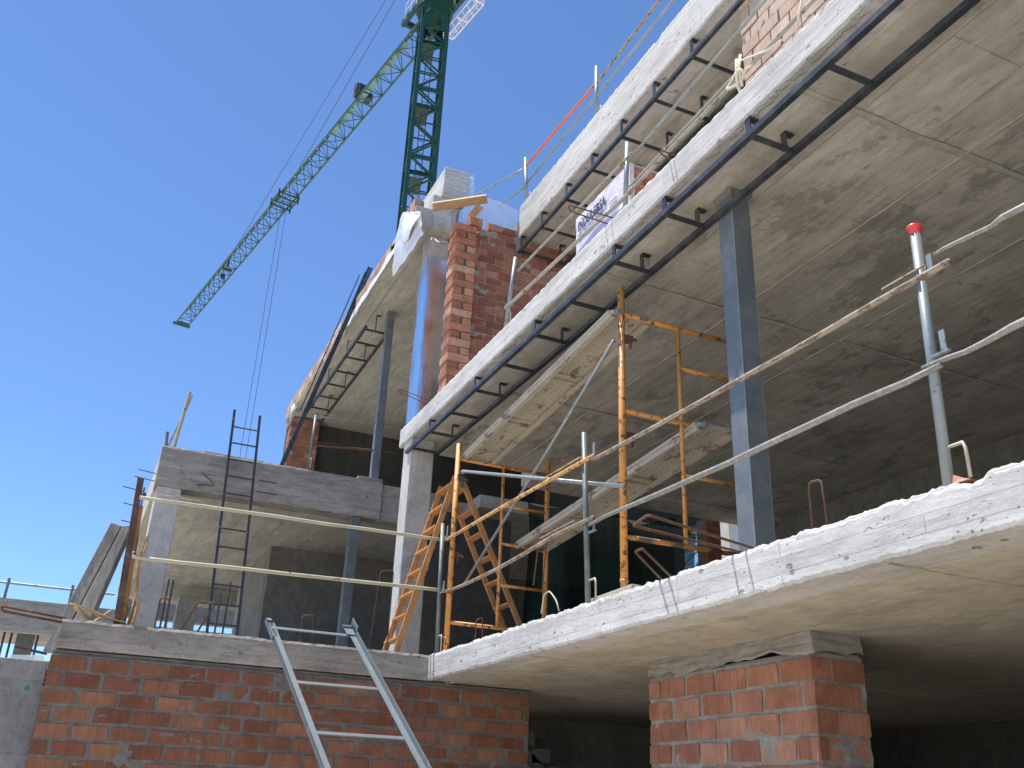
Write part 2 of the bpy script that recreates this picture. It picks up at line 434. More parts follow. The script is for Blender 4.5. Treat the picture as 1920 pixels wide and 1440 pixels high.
# ------------------------------------------------------------------ mesh builder
class MB:
    def __init__(s):
        s.v = []; s.f = []; s.r = []; s.mi = []
        s.cur = 0.5; s.slot = 0

    def face(s, idx, slot=None):
        s.f.append(tuple(idx)); s.r.append(s.cur); s.mi.append(s.slot if slot is None else slot)

    def hexa(s, p, slot=None):
        n = len(s.v); s.v += [V(q) for q in p]
        for q in ((0, 3, 2, 1), (4, 5, 6, 7), (0, 1, 5, 4), (1, 2, 6, 5), (2, 3, 7, 6), (3, 0, 4, 7)):
            s.face([n + i for i in q], slot)
        return s

    def box(s, x0, x1, y0, y1, z0, z1, slot=None, jit=0.0):
        p = [(x0, y0, z0), (x1, y0, z0), (x1, y1, z0), (x0, y1, z0), (x0, y0, z1), (x1, y0, z1), (x1, y1, z1), (x0, y1, z1)]
        if jit:
            p = [(a + random.uniform(-jit, jit), b + random.uniform(-jit, jit), c + random.uniform(-jit, jit)) for a, b, c in p]
        return s.hexa(p, slot)

    def bar(s, p0, p1, wd, hg, up=(0, 0, 1), slot=None, off=(0, 0)):
        p0, p1 = V(p0), V(p1)
        d = (p1 - p0).normalized()
        u = V(up)
        sd = d.cross(u)
        if sd.length < 1e-4:
            sd = d.cross(V((1, 0, 0)))
        sd.normalize()
        u = sd.cross(d).normalized()
        o = sd * off[0] + u * off[1]
        q = []
        for c in (p0, p1):
            q += [c + o - sd * wd / 2 - u * hg / 2, c + o + sd * wd / 2 - u * hg / 2, c + o + sd * wd / 2 + u * hg / 2, c + o - sd * wd / 2 + u * hg / 2]
        return s.hexa(q, slot)

    def tube(s, pts, r, n=10, cap=True, slot=None):
        pts = [V(p) for p in pts]
        base = len(s.v)
        m = len(pts)
        rr = r if isinstance(r, (list, tuple)) else [r] * m
        ref = None
        for i, p in enumerate(pts):
            d = (pts[min(i + 1, m - 1)] - pts[max(i - 1, 0)]).normalized()
            if ref is None:
                ref = d.cross(V((0.13, 0.31, 0.94)))
                if ref.length < 0.05:
                    ref = d.cross(V((1, 0, 0)))
            ref = (ref - d * ref.dot(d)).normalized()
            b = d.cross(ref)
            for k in range(n):
                a = 2 * math.pi * k / n
                s.v.append(p + (ref * math.cos(a) + b * math.sin(a)) * rr[i])
        for i in range(m - 1):
            for k in range(n):
                s.face((base + i * n + k, base + i * n + (k + 1) % n, base + (i + 1) * n + (k + 1) % n, base + (i + 1) * n + k), slot)
        if cap:
            s.face([base + k for k in range(n)][::-1], slot)
            s.face([base + (m - 1) * n + k for k in range(n)], slot)
        return s

    def angle(s, p0, p1, a, t, d1, d2, slot=None):
        """L section: two flanges of width a and thickness t along d1 and d2"""
        p0, p1, d1, d2 = V(p0), V(p1), V(d1).normalized(), V(d2).normalized()
        for da, db in ((d1, d2), (d2, d1)):
            s.hexa([p0, p0 + da * a, p0 + da * a + db * t, p0 + db * t, p1, p1 + da * a, p1 + da * a + db * t, p1 + db * t], slot)
        return s

    def sheet(s, fn, nu, nv, slot=None):
        b = len(s.v)
        for j in range(nv + 1):
            for i in range(nu + 1):
                s.v.append(V(fn(i / nu, j / nv)))
        for j in range(nv):
            for i in range(nu):
                a = b + j * (nu + 1) + i
                s.face((a, a + 1, a + nu + 2, a + nu + 1), slot)
        return s

    def build(s, name, mats, parent=None, smooth=False, bevel=0.0, solid=0.0):
        me = bpy.data.meshes.new(name)
        off = V((0, 0, 0))
        q = parent
        while q is not None:
            off += q.location
            q = q.parent
        me.from_pydata([tuple(p - off) for p in s.v], [], s.f)
        for m in (mats if isinstance(mats, (list, tuple)) else [mats]):
            me.materials.append(m)
        me.polygons.foreach_set("material_index", s.mi)
        if smooth:
            me.polygons.foreach_set("use_smooth", [True] * len(s.f))
        at = me.attributes.new("rnd", 'FLOAT', 'FACE')
        at.data.foreach_set("value", s.r)
        me.update()
        o = bpy.data.objects.new(name, me)
        sc.collection.objects.link(o)
        o.parent = parent
        if solid:
            md = o.modifiers.new("thickness", 'SOLIDIFY'); md.thickness = solid; md.offset = 0
        if bevel:
            md = o.modifiers.new("bevel", 'BEVEL'); md.width = bevel; md.segments = 2; md.limit_method = 'ANGLE'
        return o


def tag(o, label=None, cat=None, group=None, kind=None):
    for k, v in (("label", label), ("category", cat), ("group", group), ("kind", kind)):
        if v:
            o[k] = v
    return o


def thing(name, label, cat, loc, group=None):
    o = bpy.data.objects.new(name, None)
    sc.collection.objects.link(o)
    o.location = loc
    o.empty_display_size = 0.2
    return tag(o, label, cat, group)


def nz(x, y=0.0, z=0.0):
    return noise.noise(V((x, y, z)))


# ------------------------------------------------------------------ ground
g_ = MB()
g_.box(-300, 300, -300, 400, -0.5, 0.0)
tag(g_.build("ground", M_GROUND), kind="structure")

# ------------------------------------------------------------------ main levels of the building
XF = 3.22                 # facade plane of the two balcony slabs
S1B, S1T = 2.65, 2.90     # first slab
S2B, S2T = 5.68, 5.94     # second slab
XR, S3B, S3T = 4.386, 8.72, 9.25   # roof slab, set back
YB = 9.2                  # front plane of the lower left beam
YB2 = 13.22               # front plane of the upper left beam
SL3 = 8.88                # soffit of the upper left slab


def ragged(mb, axis, face, a0, a1, z0, z1, depth, inward, amp_top=0.016, amp_bot=0.007, step=0.016, seed=0.0, slot=0):
    """fascia with a broken cast edge; axis = running axis, face = plane coordinate, inward = +1/-1"""
    n = max(2, int(abs(a1 - a0) / step))
    rows = []
    for i in range(n + 1):
        t = a0 + (a1 - a0) * i / n
        k = t * 1.0 + seed
        chip = max(0.0, nz(k * 3.3, 7.1 + seed) - 0.40) * 0.10
        am = 0.55 + 0.9 * abs(nz(k * 1.7, 6.6))
        top = z1 + amp_top * am * (0.5 * nz(k * 4, 1.3) + 0.7 * nz(k * 11, 2.7) + 0.55 * nz(k * 29, 5.5) + 0.4 * nz(k * 67, 8.5)) - chip
        bot = z0 + amp_bot * (0.7 * nz(k * 6, 4.3) + nz(k * 23, 8.7) + 0.9 * nz(k * 47, 3.7)) + max(0.0, nz(k * 3.1, 15.0) - .42) * .05
        dz = top - bot
        pr = []
        e = [0.012 + 0.006 * nz(k * 12, 3), 0.0, 0.0, 0.0, 0.014 + 0.010 * nz(k * 14, 5) + chip * .5]
        zz = [bot, bot + 0.018, (bot + top) / 2, top - 0.026 - 0.01 * nz(k * 18, 7), top]
        for h, (ee, z_) in enumerate(zip(e, zz)):
            d = ee + 0.004 * nz(k * 3, z_ * 9, seed) + 0.002 * nz(k * 20, z_ * 30)
            pr.append((d, z_))
        pr.append((0.09, top + 0.006 * nz(k * 9, 9)))
        pr.append((depth, z1))
        pr.append((depth, z0 + 0.006))
        pr.append((0.07, z0 + 0.006 + 0.003 * nz(k * 9, 3)))
        row = []
        for d, z_ in pr:
            c = face + inward * d
            row.append(V((c, t, z_)) if axis == 'y' else V((t, c, z_)))
        rows.append(row)
    b = len(mb.v)
    m = len(rows[0])
    for r in rows:
        mb.v += r
    for i in range(n):
        for j in range(m):
            j2 = (j + 1) % m
            mb.face((b + i * m + j, b + i * m + j2, b + (i + 1) * m + j2, b + (i + 1) * m + j), slot)
    mb.face([b + j for j in range(m)], slot)
    mb.face([b + n * m + j for j in range(m)][::-1], slot)


bld = thing("unfinished_building", "bare concrete right wing with two long balcony slabs and a set back roof slab", "building", (6.5, 4, 0))
# first slab: fascia strip + plate behind
m = MB(); ragged(m, 'y', XF, -1.2, YB, S1B, S1T, 0.30, 1, 0.020, seed=0.0)
m.box(XF + 0.29, 11.5, -1.2, YB + 3.6, S1B + 0.004, S1T - 0.012, slot=1)
for (ya, yb) in ((3.15, 3.15), (6.95, 6.95)):
    m.sheet(lambda u, v, ya=ya: (3.3 + 6.5 * u, ya + (.022 + .010 * nz(u * 40, ya)) * (v - .5) + .012 * nz(u * 9, ya), S1B + .005 - (.006 + .006 * nz(u * 60, ya)) * (1 if 0 < v < 1 else 0)), 130, 3, slot=2)
m.build("balcony_slab", [M_FASCIA, M_SOFFIT_LOW, M_SEAM_LOW], bld)
m = MB(); ragged(m, 'y', XF, -0.6, 10.95, S2B, S2T, 0.30, 1, 0.008, 0.006, seed=31.0)
m.box(XF + 0.24, 3.72, -0.6, 10.948, S2B + 0.003, S2T - 0.01, slot=2)
m.box(3.723, 11.5, -0.6, 10.948, S2B + 0.007, S2T - 0.01, slot=1)
m.box(5.2, 11.5, 10.952, 11.45, S2B - 0.05, S2T - 0.01, slot=1)
ss = m
for (ya, yb, xa, xb) in ((3.43, 3.43, 3.3, 9.3), (5.93, 5.97, 3.3, 9.3), (8.62, 8.60, 3.75, 9.3)):
    def sf(u, v, ya=ya, yb=yb, xa=xa, xb=xb):
        x = xa + (xb - xa) * u
        wd_ = .05 + .018 * nz(x * 3, ya)
        return (x, ya + (yb - ya) * u + wd_ * (v - .5) + .015 * nz(x * 2, ya + 4), S2B - .001 - (.010 + .007 * nz(x * 8, v * 3)) * max(0.0, 1 - abs(2 * v - 1) ** 3))
    ss.sheet(sf, 90, 4, slot=3)
for xs in (4.75, 5.95, 7.1):
    ss.sheet(lambda u, v, xs=xs: (xs + (.022 + .012 * nz(u * 60, xs)) * (v - .5), -.4 + 11.2 * u, S2B + .001 - (.006 + .006 * nz(u * 80, xs)) * (1 if 0 < v < 1 else 0)), 120, 3, slot=3)
m.build("balcony_slab", [M_FASCIA, M_SOFFIT, M_SOFFIT_EDGE, M_SEAM], bld)
m = MB(); ragged(m, 'y', XR, 0.2, 10.04, S3B, S3T, 0.35, 1, 0.012, 0.012, seed=67.0)
m.box(XR + 0.34, 11.5, 0.2, 10.03, S3B + 0.004, S3T - 0.1, slot=1)
m.build("roof_slab", [M_FASCIA, M_SOFFIT], bld)
# steel column under the second slab
m = MB(); m.box(3.60, 3.755, 4.46, 4.62, S1T - 0.01, S2B - 0.03)
sc_ = m.build("steel_column", M_BLUESTEEL, bld, bevel=0.006)
m = MB(); m.box(3.545, 3.81, 4.405, 4.675, S1T - .011, S1T + .012)
for (bx_, by_) in ((3.57, 4.43), (3.785, 4.43), (3.57, 4.65), (3.785, 4.65)): m.tube([(bx_, by_, S1T), (bx_, by_, S1T + .04)], .011, 6)
m.build("base_plate", M_BLUESTEEL, sc_)
m = MB(); m.tube([(3.757, 4.463, S1T + .02), (3.757, 4.463, 4.4), (3.757, 4.463, S2B - .05)], .004, 5).tube([(3.602, 4.458, S1T + .02), (3.602, 4.458, S2B - .05)], .0045, 5)
m.build("weld_seam", M_GALV, sc_)
m = MB()
m.sheet(lambda u, v: (3.575 + 0.205 * u, 4.435 + 0.21 * v, S2B - 0.004 - 0.075 * max(0, 1 - 2.0 * max(abs(u - .5), abs(v - .5))) ** .5 - 0.012 * nz(u * 6, v * 6)), 14, 14)
m.build("mortar_collar", M_MORTAR, sc_, smooth=True)
# concrete column carrying the end of the second slab, and its wrapped continuation
m = MB(); m.box(3.245, 3.55, 10.49, 10.80, S1T - 0.02, S2B + 0.002, jit=0.002)
m.build("column", M_COLUMN, bld, bevel=0.012)
m = MB(); m.box(3.335, 3.625, 10.765, 11.08, S2T - 0.01, 9.57)
up = m.build("column", M_COLUMN, bld, bevel=0.014)
m = MB(); m.box(3.45, 3.83, 10.70, 12.05, 9.55, 10.06, jit=0.008)
m.build("column_head", M_FASCIA, bld, bevel=0.014)
m = MB()
prof = []
for cx_, cy_, a0 in ((3.605, 10.785, -90), (3.605, 11.06, 0), (3.355, 11.06, 90), (3.355, 10.785, 180)):
    for k in range(5):
        a = math.radians(a0 + k * 22.5)
        prof.append((cx_ + 0.038 * math.cos(a), cy_ + 0.038 * math.sin(a)))
nb = len(m.v); NZ = 40
for i in range(NZ + 1):
    z = S2T + (8.50 - S2T) * i / NZ
    for j, (px, py) in enumerate(prof):
        zt = z + (0.05 * nz(j * .7, 3.3) if i == NZ else 0)
        k = 0.008 * nz(px * 9, py * 9, z * 2.2)
        m.v.append(V((px + k, py + k, zt)))
L_ = len(prof)
for i in range(NZ):
    for j in range(L_):
        m.face((nb + i * L_ + j, nb + i * L_ + (j + 1) % L_, nb + (i + 1) * L_ + (j + 1) % L_, nb + (i + 1) * L_ + j))
m.build("foil_sleeve", M_FOIL, up, smooth=True)
m = MB()
m.sheet(lambda u, v: (3.34 + 0.28 * u, 10.755 + 0.006 * nz(u * 4, v * 5), 8.78 + 0.36 * v + 0.04 * nz(u * 3, v)), 8, 8)
m.build("foil_patch", M_FOIL, up, smooth=True, solid=0.002)

# enclosing interior walls of the right wing
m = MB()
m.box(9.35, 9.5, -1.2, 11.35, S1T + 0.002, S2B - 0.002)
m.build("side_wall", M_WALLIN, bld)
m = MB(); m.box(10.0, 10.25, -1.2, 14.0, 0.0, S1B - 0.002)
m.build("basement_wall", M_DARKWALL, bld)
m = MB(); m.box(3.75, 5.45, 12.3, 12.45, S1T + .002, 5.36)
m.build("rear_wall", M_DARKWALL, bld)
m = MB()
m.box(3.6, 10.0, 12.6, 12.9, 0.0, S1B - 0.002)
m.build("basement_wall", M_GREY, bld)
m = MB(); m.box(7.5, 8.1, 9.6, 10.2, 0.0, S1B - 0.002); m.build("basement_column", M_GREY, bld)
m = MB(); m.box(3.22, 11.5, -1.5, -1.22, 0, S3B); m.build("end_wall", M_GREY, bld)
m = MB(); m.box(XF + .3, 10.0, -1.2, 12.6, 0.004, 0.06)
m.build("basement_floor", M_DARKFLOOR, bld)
m = MB()      # a stair flight in the dark basement
for k in range(9):
    m.box(5.0 + 0.22 * k, 5.25 + 0.22 * k, 10.9, 12.1, 2.2 - 0.19 * k, 2.36 - 0.19 * k)
m.bar((4.95, 11.5, 2.26), (7.0, 11.5, 0.5), 1.2, 0.14)
m.build("stair_flight", M_GREY, bld)

lw = thing("terraced_wing", "grey concrete left wing stepping back behind the brick wall with two deep front beams", "building", (2.5, 15, 0))
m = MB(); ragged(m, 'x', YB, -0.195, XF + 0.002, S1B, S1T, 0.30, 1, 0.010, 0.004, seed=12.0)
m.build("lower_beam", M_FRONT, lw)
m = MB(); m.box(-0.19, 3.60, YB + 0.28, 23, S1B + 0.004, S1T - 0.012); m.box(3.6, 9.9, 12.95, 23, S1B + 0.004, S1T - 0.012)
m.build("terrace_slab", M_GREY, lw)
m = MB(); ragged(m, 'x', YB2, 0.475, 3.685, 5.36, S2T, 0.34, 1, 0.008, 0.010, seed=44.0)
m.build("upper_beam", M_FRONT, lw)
m = MB()
m.box(3.69, 4.6, YB2 + 0.06, YB2 + 0.34, 5.36, S2T - 0.02)
m.box(3.30, 3.69, YB2 + 0.02, YB2 + 0.3, S2T - 0.03, S2T + 0.05)
m.build("upper_beam_end", M_FRONT, lw, bevel=0.01)
m = MB(); m.box(0.48, 5.19, YB2 + 0.33, 22, 5.40, S2T - 0.012); m.box(5.19, 9, 12.95, 22, 5.72, S2T - 0.02)
m.build("middle_slab", M_SOFFIT_LEFT, lw)
m = MB(); m.box(3.04, 9.0, 10.62, 19.2, SL3, SL3 + 0.24)
m.box(3.04, 3.30, 10.60, 19.2, SL3 - 0.015, SL3 + 0.30)
m.build("upper_slab", M_SOFFIT_LEFT, lw, bevel=0.01)
# columns of the left wing
m = MB(); m.box(0.512, 0.835, YB2 + 0.02, YB2 + 0.50, S1T - 0.02, 5.36); m.build("column", M_COLUMN, lw, bevel=0.012)
m = MB(); m.box(1.60, 1.98, 20.0, 20.4, S1T - 0.02, 5.1); m.build("column", M_GREY, lw, bevel=0.012)
m = MB(); m.box(2.62, 3.0, 18.8, 19.2, S1T - 0.02, 5.4); m.build("column", M_GREY, lw, bevel=0.012)
m = MB(); m.box(3.50, 3.62, YB2 + 0.03, YB2 + 0.15, S2T - 0.06, SL3 + 0.002); m.build("steel_column", M_BLUESTEEL, lw, bevel=0.005)
m = MB(); m.box(3.28, 3.42, YB2 + 0.06, YB2 + 0.2, S1T - 0.02, 5.37); m.build("steel_column", M_BLUESTEEL, lw, bevel=0.005)
m = MB(); m.box(0.48, 3.0, 20.6, 21.0, 5.08, 5.40); m.build("rear_beam", M_SOFFIT_LEFT, lw)
m = MB(); m.box(2.62, 9.0, 16.0, 16.2, S1T - 0.01, 5.40); m.box(2.615, 2.82, 16.2, 18.8, S1T - 0.01, 5.40)
m.box(9.0, 9.2, 13.3, 22, S1T - 0.01, 5.72)
m.build("inner_wall", M_WALLIN, lw)
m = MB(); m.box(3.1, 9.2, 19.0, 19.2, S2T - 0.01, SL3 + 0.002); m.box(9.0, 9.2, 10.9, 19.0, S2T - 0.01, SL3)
m.build("shade_toned_wall", M_DARKWALL, lw)  # deep back walls of the storey, their shade painted in as dark colour


# ------------------------------------------------------------------ masonry
def courses(mb, mo, o, ud, nd, length, height, bl, bh, joint, depth, top=None, left=None, seed=0, jit=0.003, half=0.5):
    """o lower corner on the face, ud along, nd outward normal. mb bricks, mo mortar"""
    o, ud, nd = V(o), V(ud), V(nd)
    up = V((0, 0, 1))
    nrow = int(math.ceil(height / bh))
    rng = random.Random(seed)
    for r in range(nrow):
        z0 = r * bh
        z1 = min(z0 + bh - joint, height)
        if z1 - z0 < 0.02:
            continue
        x = -(half * bl if r % 2 else 0.0) - rng.uniform(0, 0.03)
        while x < length:
            wl = bl + rng.uniform(-0.02, 0.02)
            a, b = max(x, 0.0), min(x + wl - joint * rng.uniform(.7, 1.6), length)
            x += wl
            if b - a < 0.03:
                continue
            if top and z0 > top((a + b) / 2):
                continue
            mb.cur = rng.random()
            e = rng.uniform(-0.004, 0.004)
            zz0, zz1 = z0 + rng.uniform(-.003, .003), z1 + rng.uniform(-.003, .003)
            p = []
            for n_ in (e, -depth):
                for (uu, zz) in ((a, zz0), (b, zz0), (b, zz1), (a, zz1)):
                    p.append(o + ud * (uu + rng.uniform(-jit, jit)) + up * (zz + rng.uniform(-jit, jit)) + nd * (n_ + (rng.uniform(-jit, jit) if n_ == e else 0)))
            mb.hexa(p)
    nu, nv = max(2, int(length / 0.03)), max(2, int(height / 0.03))

    def fn(u, v):
        U, Z = u * length, v * height
        if top:
            Z = min(Z, top(U) + bh * .9)
        d = -0.0088 + 0.013 * nz(U * 3.2 + seed, Z * 6, 1.7) + 0.010 * nz(U * 15, Z * 17 + seed)
        return o + ud * U + up * Z + nd * max(-.012, min(d, 0.006))
    mo.sheet(fn, nu, nv)
    return mb


def hollow_end(mb, c, u, v, n, wu, wv, cu, cv, depth):
    """a grid of clay webs round real cavities; c corner, n outward"""
    c, u, v, n = V(c), V(u), V(v), V(n)
    t = min(wu / cu, wv / cv) * 0.30
    for i in range(cu + 1):
        a = (wu - t) * i / cu
        mb.hexa([c + u * a - n * depth, c + u * (a + t) - n * depth, c + u * (a + t) + v * wv - n * depth, c + u * a + v * wv - n * depth,
                 c + u * a, c + u * (a + t), c + u * (a + t) + v * wv, c + u * a + v * wv])
    for j in range(cv + 1):
        a = (wv - t) * j / cv
        mb.hexa([c + v * a - n * depth, c + v * a + u * wu - n * depth, c + v * (a + t) + u * wu - n * depth, c + v * (a + t) - n * depth,
                 c + v * a - n * .001, c + v * a + u * wu - n * .001, c + v * (a + t) + u * wu - n * .001, c + v * (a + t) - n * .001])


# wall of orange blocks under the lower beam
wall = thing("brick_wall", "wall of orange clay blocks with thick grey joints below the long lower beam", "brick wall", (2.0, 9.4, 0))
mb, mo = MB(), MB()
courses(mb, mo, (-0.215, 9.225, 0.005), (1, 0, 0), (0, -1, 0), 4.585, 2.60, 0.315, 0.1372, 0.029, 0.10, seed=3, half=0.5, jit=0.0045)
mo.box(-0.212, 4.365, 9.255, 9.40, 0.0, 2.64)
for k in range(19):
    mb.cur = random.random()
    mb.box(-0.222, -0.213, 9.258, 9.395, 0.012 + k * .1372, 0.125 + k * .1372, jit=0.001)
mb.cur = 0.6
hollow_end(mb, (-0.236, 9.36, 2.34), (0, -1, 0), (0, 0, 1), (-1, 0, 0), 0.11, 0.125, 2, 3, 0.012)
mb.build("blocks", M_BLOCK, wall)
mo.build("mortar", M_MORTAR, wall)

# the pier
pier = thing("brick_pier", "rectangular pier of ribbed orange clay blocks with mortar smeared at its top", "brick pier", (4.4, 5.6, 0))
mb, mo = MB(), MB()
PX, PY0, PY1, PXR = 4.18, 4.71, 6.60, 4.60
courses(mb, mo, (PX, PY1, 0.0), (0, -1, 0), (-1, 0, 0), PY1 - PY0, 2.515, 0.355, 0.157, 0.026, 0.07, seed=8, jit=0.006)
courses(mb, mo, (PX, PY0, 0.0), (1, 0, 0), (0, -1, 0), PXR - PX, 2.515, 0.42, 0.157, 0.026, 0.07, seed=21, jit=0.006)
mo.box(PX + 0.02, PXR - .01, PY0 + 0.02, PY1 - .01, 0.0, 2.53)
mb.build("blocks", M_PIER, pier)


def cap(u, v):
    z = 2.525 + 0.135 * v + (0.05 * nz(u * 7, 3.1) + .025 * nz(u * 19, 1) if v < 0.2 else 0)
    d = 0.014 + 0.012 * nz(u * 9, v * 4) - 0.02 * v
    per = u * (PY1 - PY0 + PXR - PX)
    if per < PY1 - PY0:
        return (PX - d, PY1 - per, z)
    return (PX + per - (PY1 - PY0), PY0 - d, z)


mo.sheet(cap, 90, 8)
mo.build("mortar", M_MORTAR_LIGHT, pier)

# red wall between the roof slab and the wrapped column
red = thing("brick_wall", "tall red brick wall with stepped unfinished top beside the foil wrapped column", "brick wall", (4.5, 10.1, S2T))
mb, mo = MB(), MB()


def red_top(u):
    return 2.62 if u < 0.06 else (2.73 if u < 0.22 else (2.84 if u < 0.60 else 2.9))


courses(mb, mo, (3.725, 10.05, S2T), (1, 0, 0), (0, -1, 0), 2.6, 2.78, 0.255, 0.1075, 0.016, 0.11, top=lambda u: 2.55 if u < .08 else (2.66 if u < .25 else 2.9), seed=5)
courses(mb, MB(), (3.94, 10.05, S2T + 2.795), (1, 0, 0), (0, -1, 0), 0.44, 0.10, 0.25, 0.1075, 0.012, 0.11, seed=9)
mo.box(3.73, 6.3, 10.075, 10.22, S2T, S2T + 2.56)
mo.box(4.36, 4.44, 10.04, 10.2, S2T + 2.5, S3B + 0.25)
mo.box(4.45, 6.3, 10.034, 10.2, S2T + 2.755, S3B + 0.03)
mb.build("bricks", M_RED, red)
mo.build("mortar", M_MORTAR_LIGHT, red)
# toothed end of the wall with open perforated bricks
tb, tm = MB(), MB()
H = 0.1075
rng = random.Random(4)
for r in range(25):
    z0, z1 = S2T + r * H, S2T + r * H + H - 0.012
    tb.cur = rng.random()
    e = rng.uniform(-.006, .006)
    if r % 2 == 0:
        tb.box(3.43, 3.72, 9.93 + e, 10.2, z0, z1, jit=0.002)
    else:
        tb.box(3.445, 3.575, 9.962 + e, 10.2, z0, z1, jit=0.003)
        tb.cur = rng.random()
        tb.box(3.605, 3.72, 9.933 + e, 10.2, z0, z1, jit=0.003)
        k = rng.random()
        if k < 0.8:
            hollow_end(tb, (3.442, 9.93 + e, z0), (1, 0, 0), (0, 0, 1), (0, -1, 0), 0.115, H - .014, 4, 3, 0.034)
    # perforated bed faces on the free left side
    hollow_end(tb, (3.428 + (0.014 if r % 2 else 0), 10.16, z0 + .002), (0, -1, 0), (0, 0, 1), (-1, 0, 0), 0.20, H - .014, 5, 3, 0.012)
tb.cur = 0.4
tb.box(3.62, 3.80, 9.94, 10.06, S2T + 25 * H + .02, S2T + 25 * H + .15, jit=0.006)
hollow_end(tb, (3.66, 9.934, S2T + 25 * H + .025), (1, 0, 0), (0, 0, 1), (0, -1, 0), 0.11, 0.05, 4, 2, 0.006)
tb.build("toothed_end", M_TOOTH, red)
tm.box(3.46, 3.715, 9.975, 10.19, S2T, S2T + 25 * H - .02)
tm.build("mortar_core", M_MORTAR, red)

# pale wall at the upper right
pw = thing("brick_wall", "sunlit pale brick wall standing on the second balcony at the upper right edge", "brick wall", (4.5, 4.5, S2T))
mb, mo = MB(), MB()
courses(mb, mo, (4.40, 5.14, S2T), (0, -1, 0), (-1, 0, 0), 3.4, 2.77, 0.26, 0.135, 0.014, 0.11, seed=14)
mo.box(4.425, 4.60, 1.75, 5.135, S2T, S3B - .004)
mb.build("bricks", M_PALE, pw)
mo.build("mortar", M_MORTAR, pw)

# brick pillar far back in the upper left storey, and the parapet on the slab above
pl = thing("brick_pillar", "red brick pillar at the far left corner of the upper storey", "brick pillar", (3.4, 19, S2T))
mb, mo = MB(), MB()
courses(mb, mo, (3.10, 18.70, S2T), (1, 0, 0), (0, -1, 0), 0.60, SL3 - S2T - .02, 0.255, 0.1075, 0.012, 0.1, seed=31)
courses(mb, mo, (3.10, 18.98, S2T), (0, -1, 0), (-1, 0, 0), 0.28, SL3 - S2T - .02, 0.255, 0.1075, 0.012, 0.1, seed=32)
mo.box(3.12, 3.70, 18.72, 18.98, S2T, SL3 - .03)
mb.build("bricks", M_RED, pl)
mo.build("mortar", M_MORTAR, pl)
pp = thing("brick_parapet", "low sunlit brick parapet running along the edge of the upper left slab", "brick parapet", (3.1, 15, SL3))
mb, mo = MB(), MB()
courses(mb, mo, (3.03, 19.1, SL3 + 0.01), (0, -1, 0), (-1, 0, 0), 7.4, 0.28, 0.255, 0.1075, 0.012, 0.10, seed=41)
courses(mb, mo, (3.03, 11.0, SL3 + 0.03), (0, -1, 0), (-1, 0, 0), 0.35, 0.43, 0.255, 0.1075, 0.012, 0.10, seed=42)
mo.box(3.05, 3.17, 11.7, 19.1, SL3 + 0.02, SL3 + 0.27)
mo.box(3.05, 3.17, 10.66, 11.0, SL3 + 0.03, SL3 + 0.43)
mb.build("bricks", M_PARAPET, pp)
mo.build("mortar", M_MORTAR, pp)

# low concrete wall at the lower left corner
m = MB(); m.box(-3.5, -0.10, 9.55, 9.85, 0, 2.57, jit=0.004)
gw = thing("concrete_wall", "low grey concrete wall with a green spray mark left of the brick wall", "wall", (-1.5, 9.7, 0))
m.build("wall_body", M_GREY, gw, bevel=0.01)
m = MB()
for cx_, cz_, rr in ((-0.565, 2.02, .045), (-0.36, 2.33, .035)):
    b0 = len(m.v)
    for k in range(14):
        a = 2 * math.pi * k / 14
        r_ = rr * (.75 + .45 * nz(k * .9, cx_ * 7))
        m.v.append(V((cx_ + r_ * .8 * math.cos(a), 9.5465, cz_ + r_ * math.sin(a))))
    m.face([b0 + k for k in range(14)])
m.build("spray_mark", M_GRAFF, gw)


# ------------------------------------------------------------------ hanging steel frames under the slabs
def steel_frame(label, x0, x1, y0, y1, z, ceil, rungs, hangers, group):
    t = thing("hanging_steel_frame", label, "steel frame", (x0, (y0 + y1) / 2, ceil), group)
    for x in (x0, x1):
        MB().bar((x, y0, z), (x, y1, z), 0.042, 0.042).build("rail", M_BLACK, t)
    for y in rungs:
        MB().bar((x0 + .021, y, z), (x1 - .021, y, z), 0.028, 0.028).build("rung", M_BLACK, t)
    for (xa, ya) in hangers:
        b = MB()
        b.bar((xa, ya, z + .015), (xa, ya, ceil - .001), 0.045, 0.010, (1, 0, 0))
        b.bar((xa - .005, ya, ceil - .006), (xa + .075, ya, ceil - .006), 0.045, 0.010)
        b.build("hanger", M_BLACK, t)
    return t


FG = "black steel frames hung below the slabs"
r1 = [2.36, 3.065, 3.765, 4.745, 5.49, 6.22, 6.935, 7.66, 8.385, 9.10, 9.79, 10.43]
hg = []
for y in (3.765, 4.745, 6.935, 8.385, 9.79):
    hg.append((3.235, y + .02)); hg.append((3.53, y + .03))
hg += [(3.235, 5.49), (3.50, 5.50), (3.5, 2.38)]
steel_frame("long black steel ladder frame hung below the middle balcony slab", 3.222, 3.575, 0.4, 10.62, 5.52, S2B, r1, hg, FG)
r2 = [5.87, 6.57, 7.25, 7.93, 8.60, 9.30, 9.95]
hg = [(4.40, y + .03) for y in r2] + [(4.98, y - .02) for y in r2]
steel_frame("black steel ladder frame hung below the high roof slab", 4.37, 5.08, 1.0, 10.0, 8.45, S3B, r2, hg, FG)
r3 = [13.45, 13.98, 14.64, 15.3, 15.95, 16.6, 17.25, 17.9]
hg = [(3.2, 14.64), (3.53, 14.68), (3.2, 15.97), (3.53, 15.97), (3.53, 17.26), (3.25, 17.26), (3.38, 13.5)]
steel_frame("distant black steel ladder frame hung below the upper left slab", 3.185, 3.575, 13.35, 18.3, 8.55, SL3, r3, hg, FG)
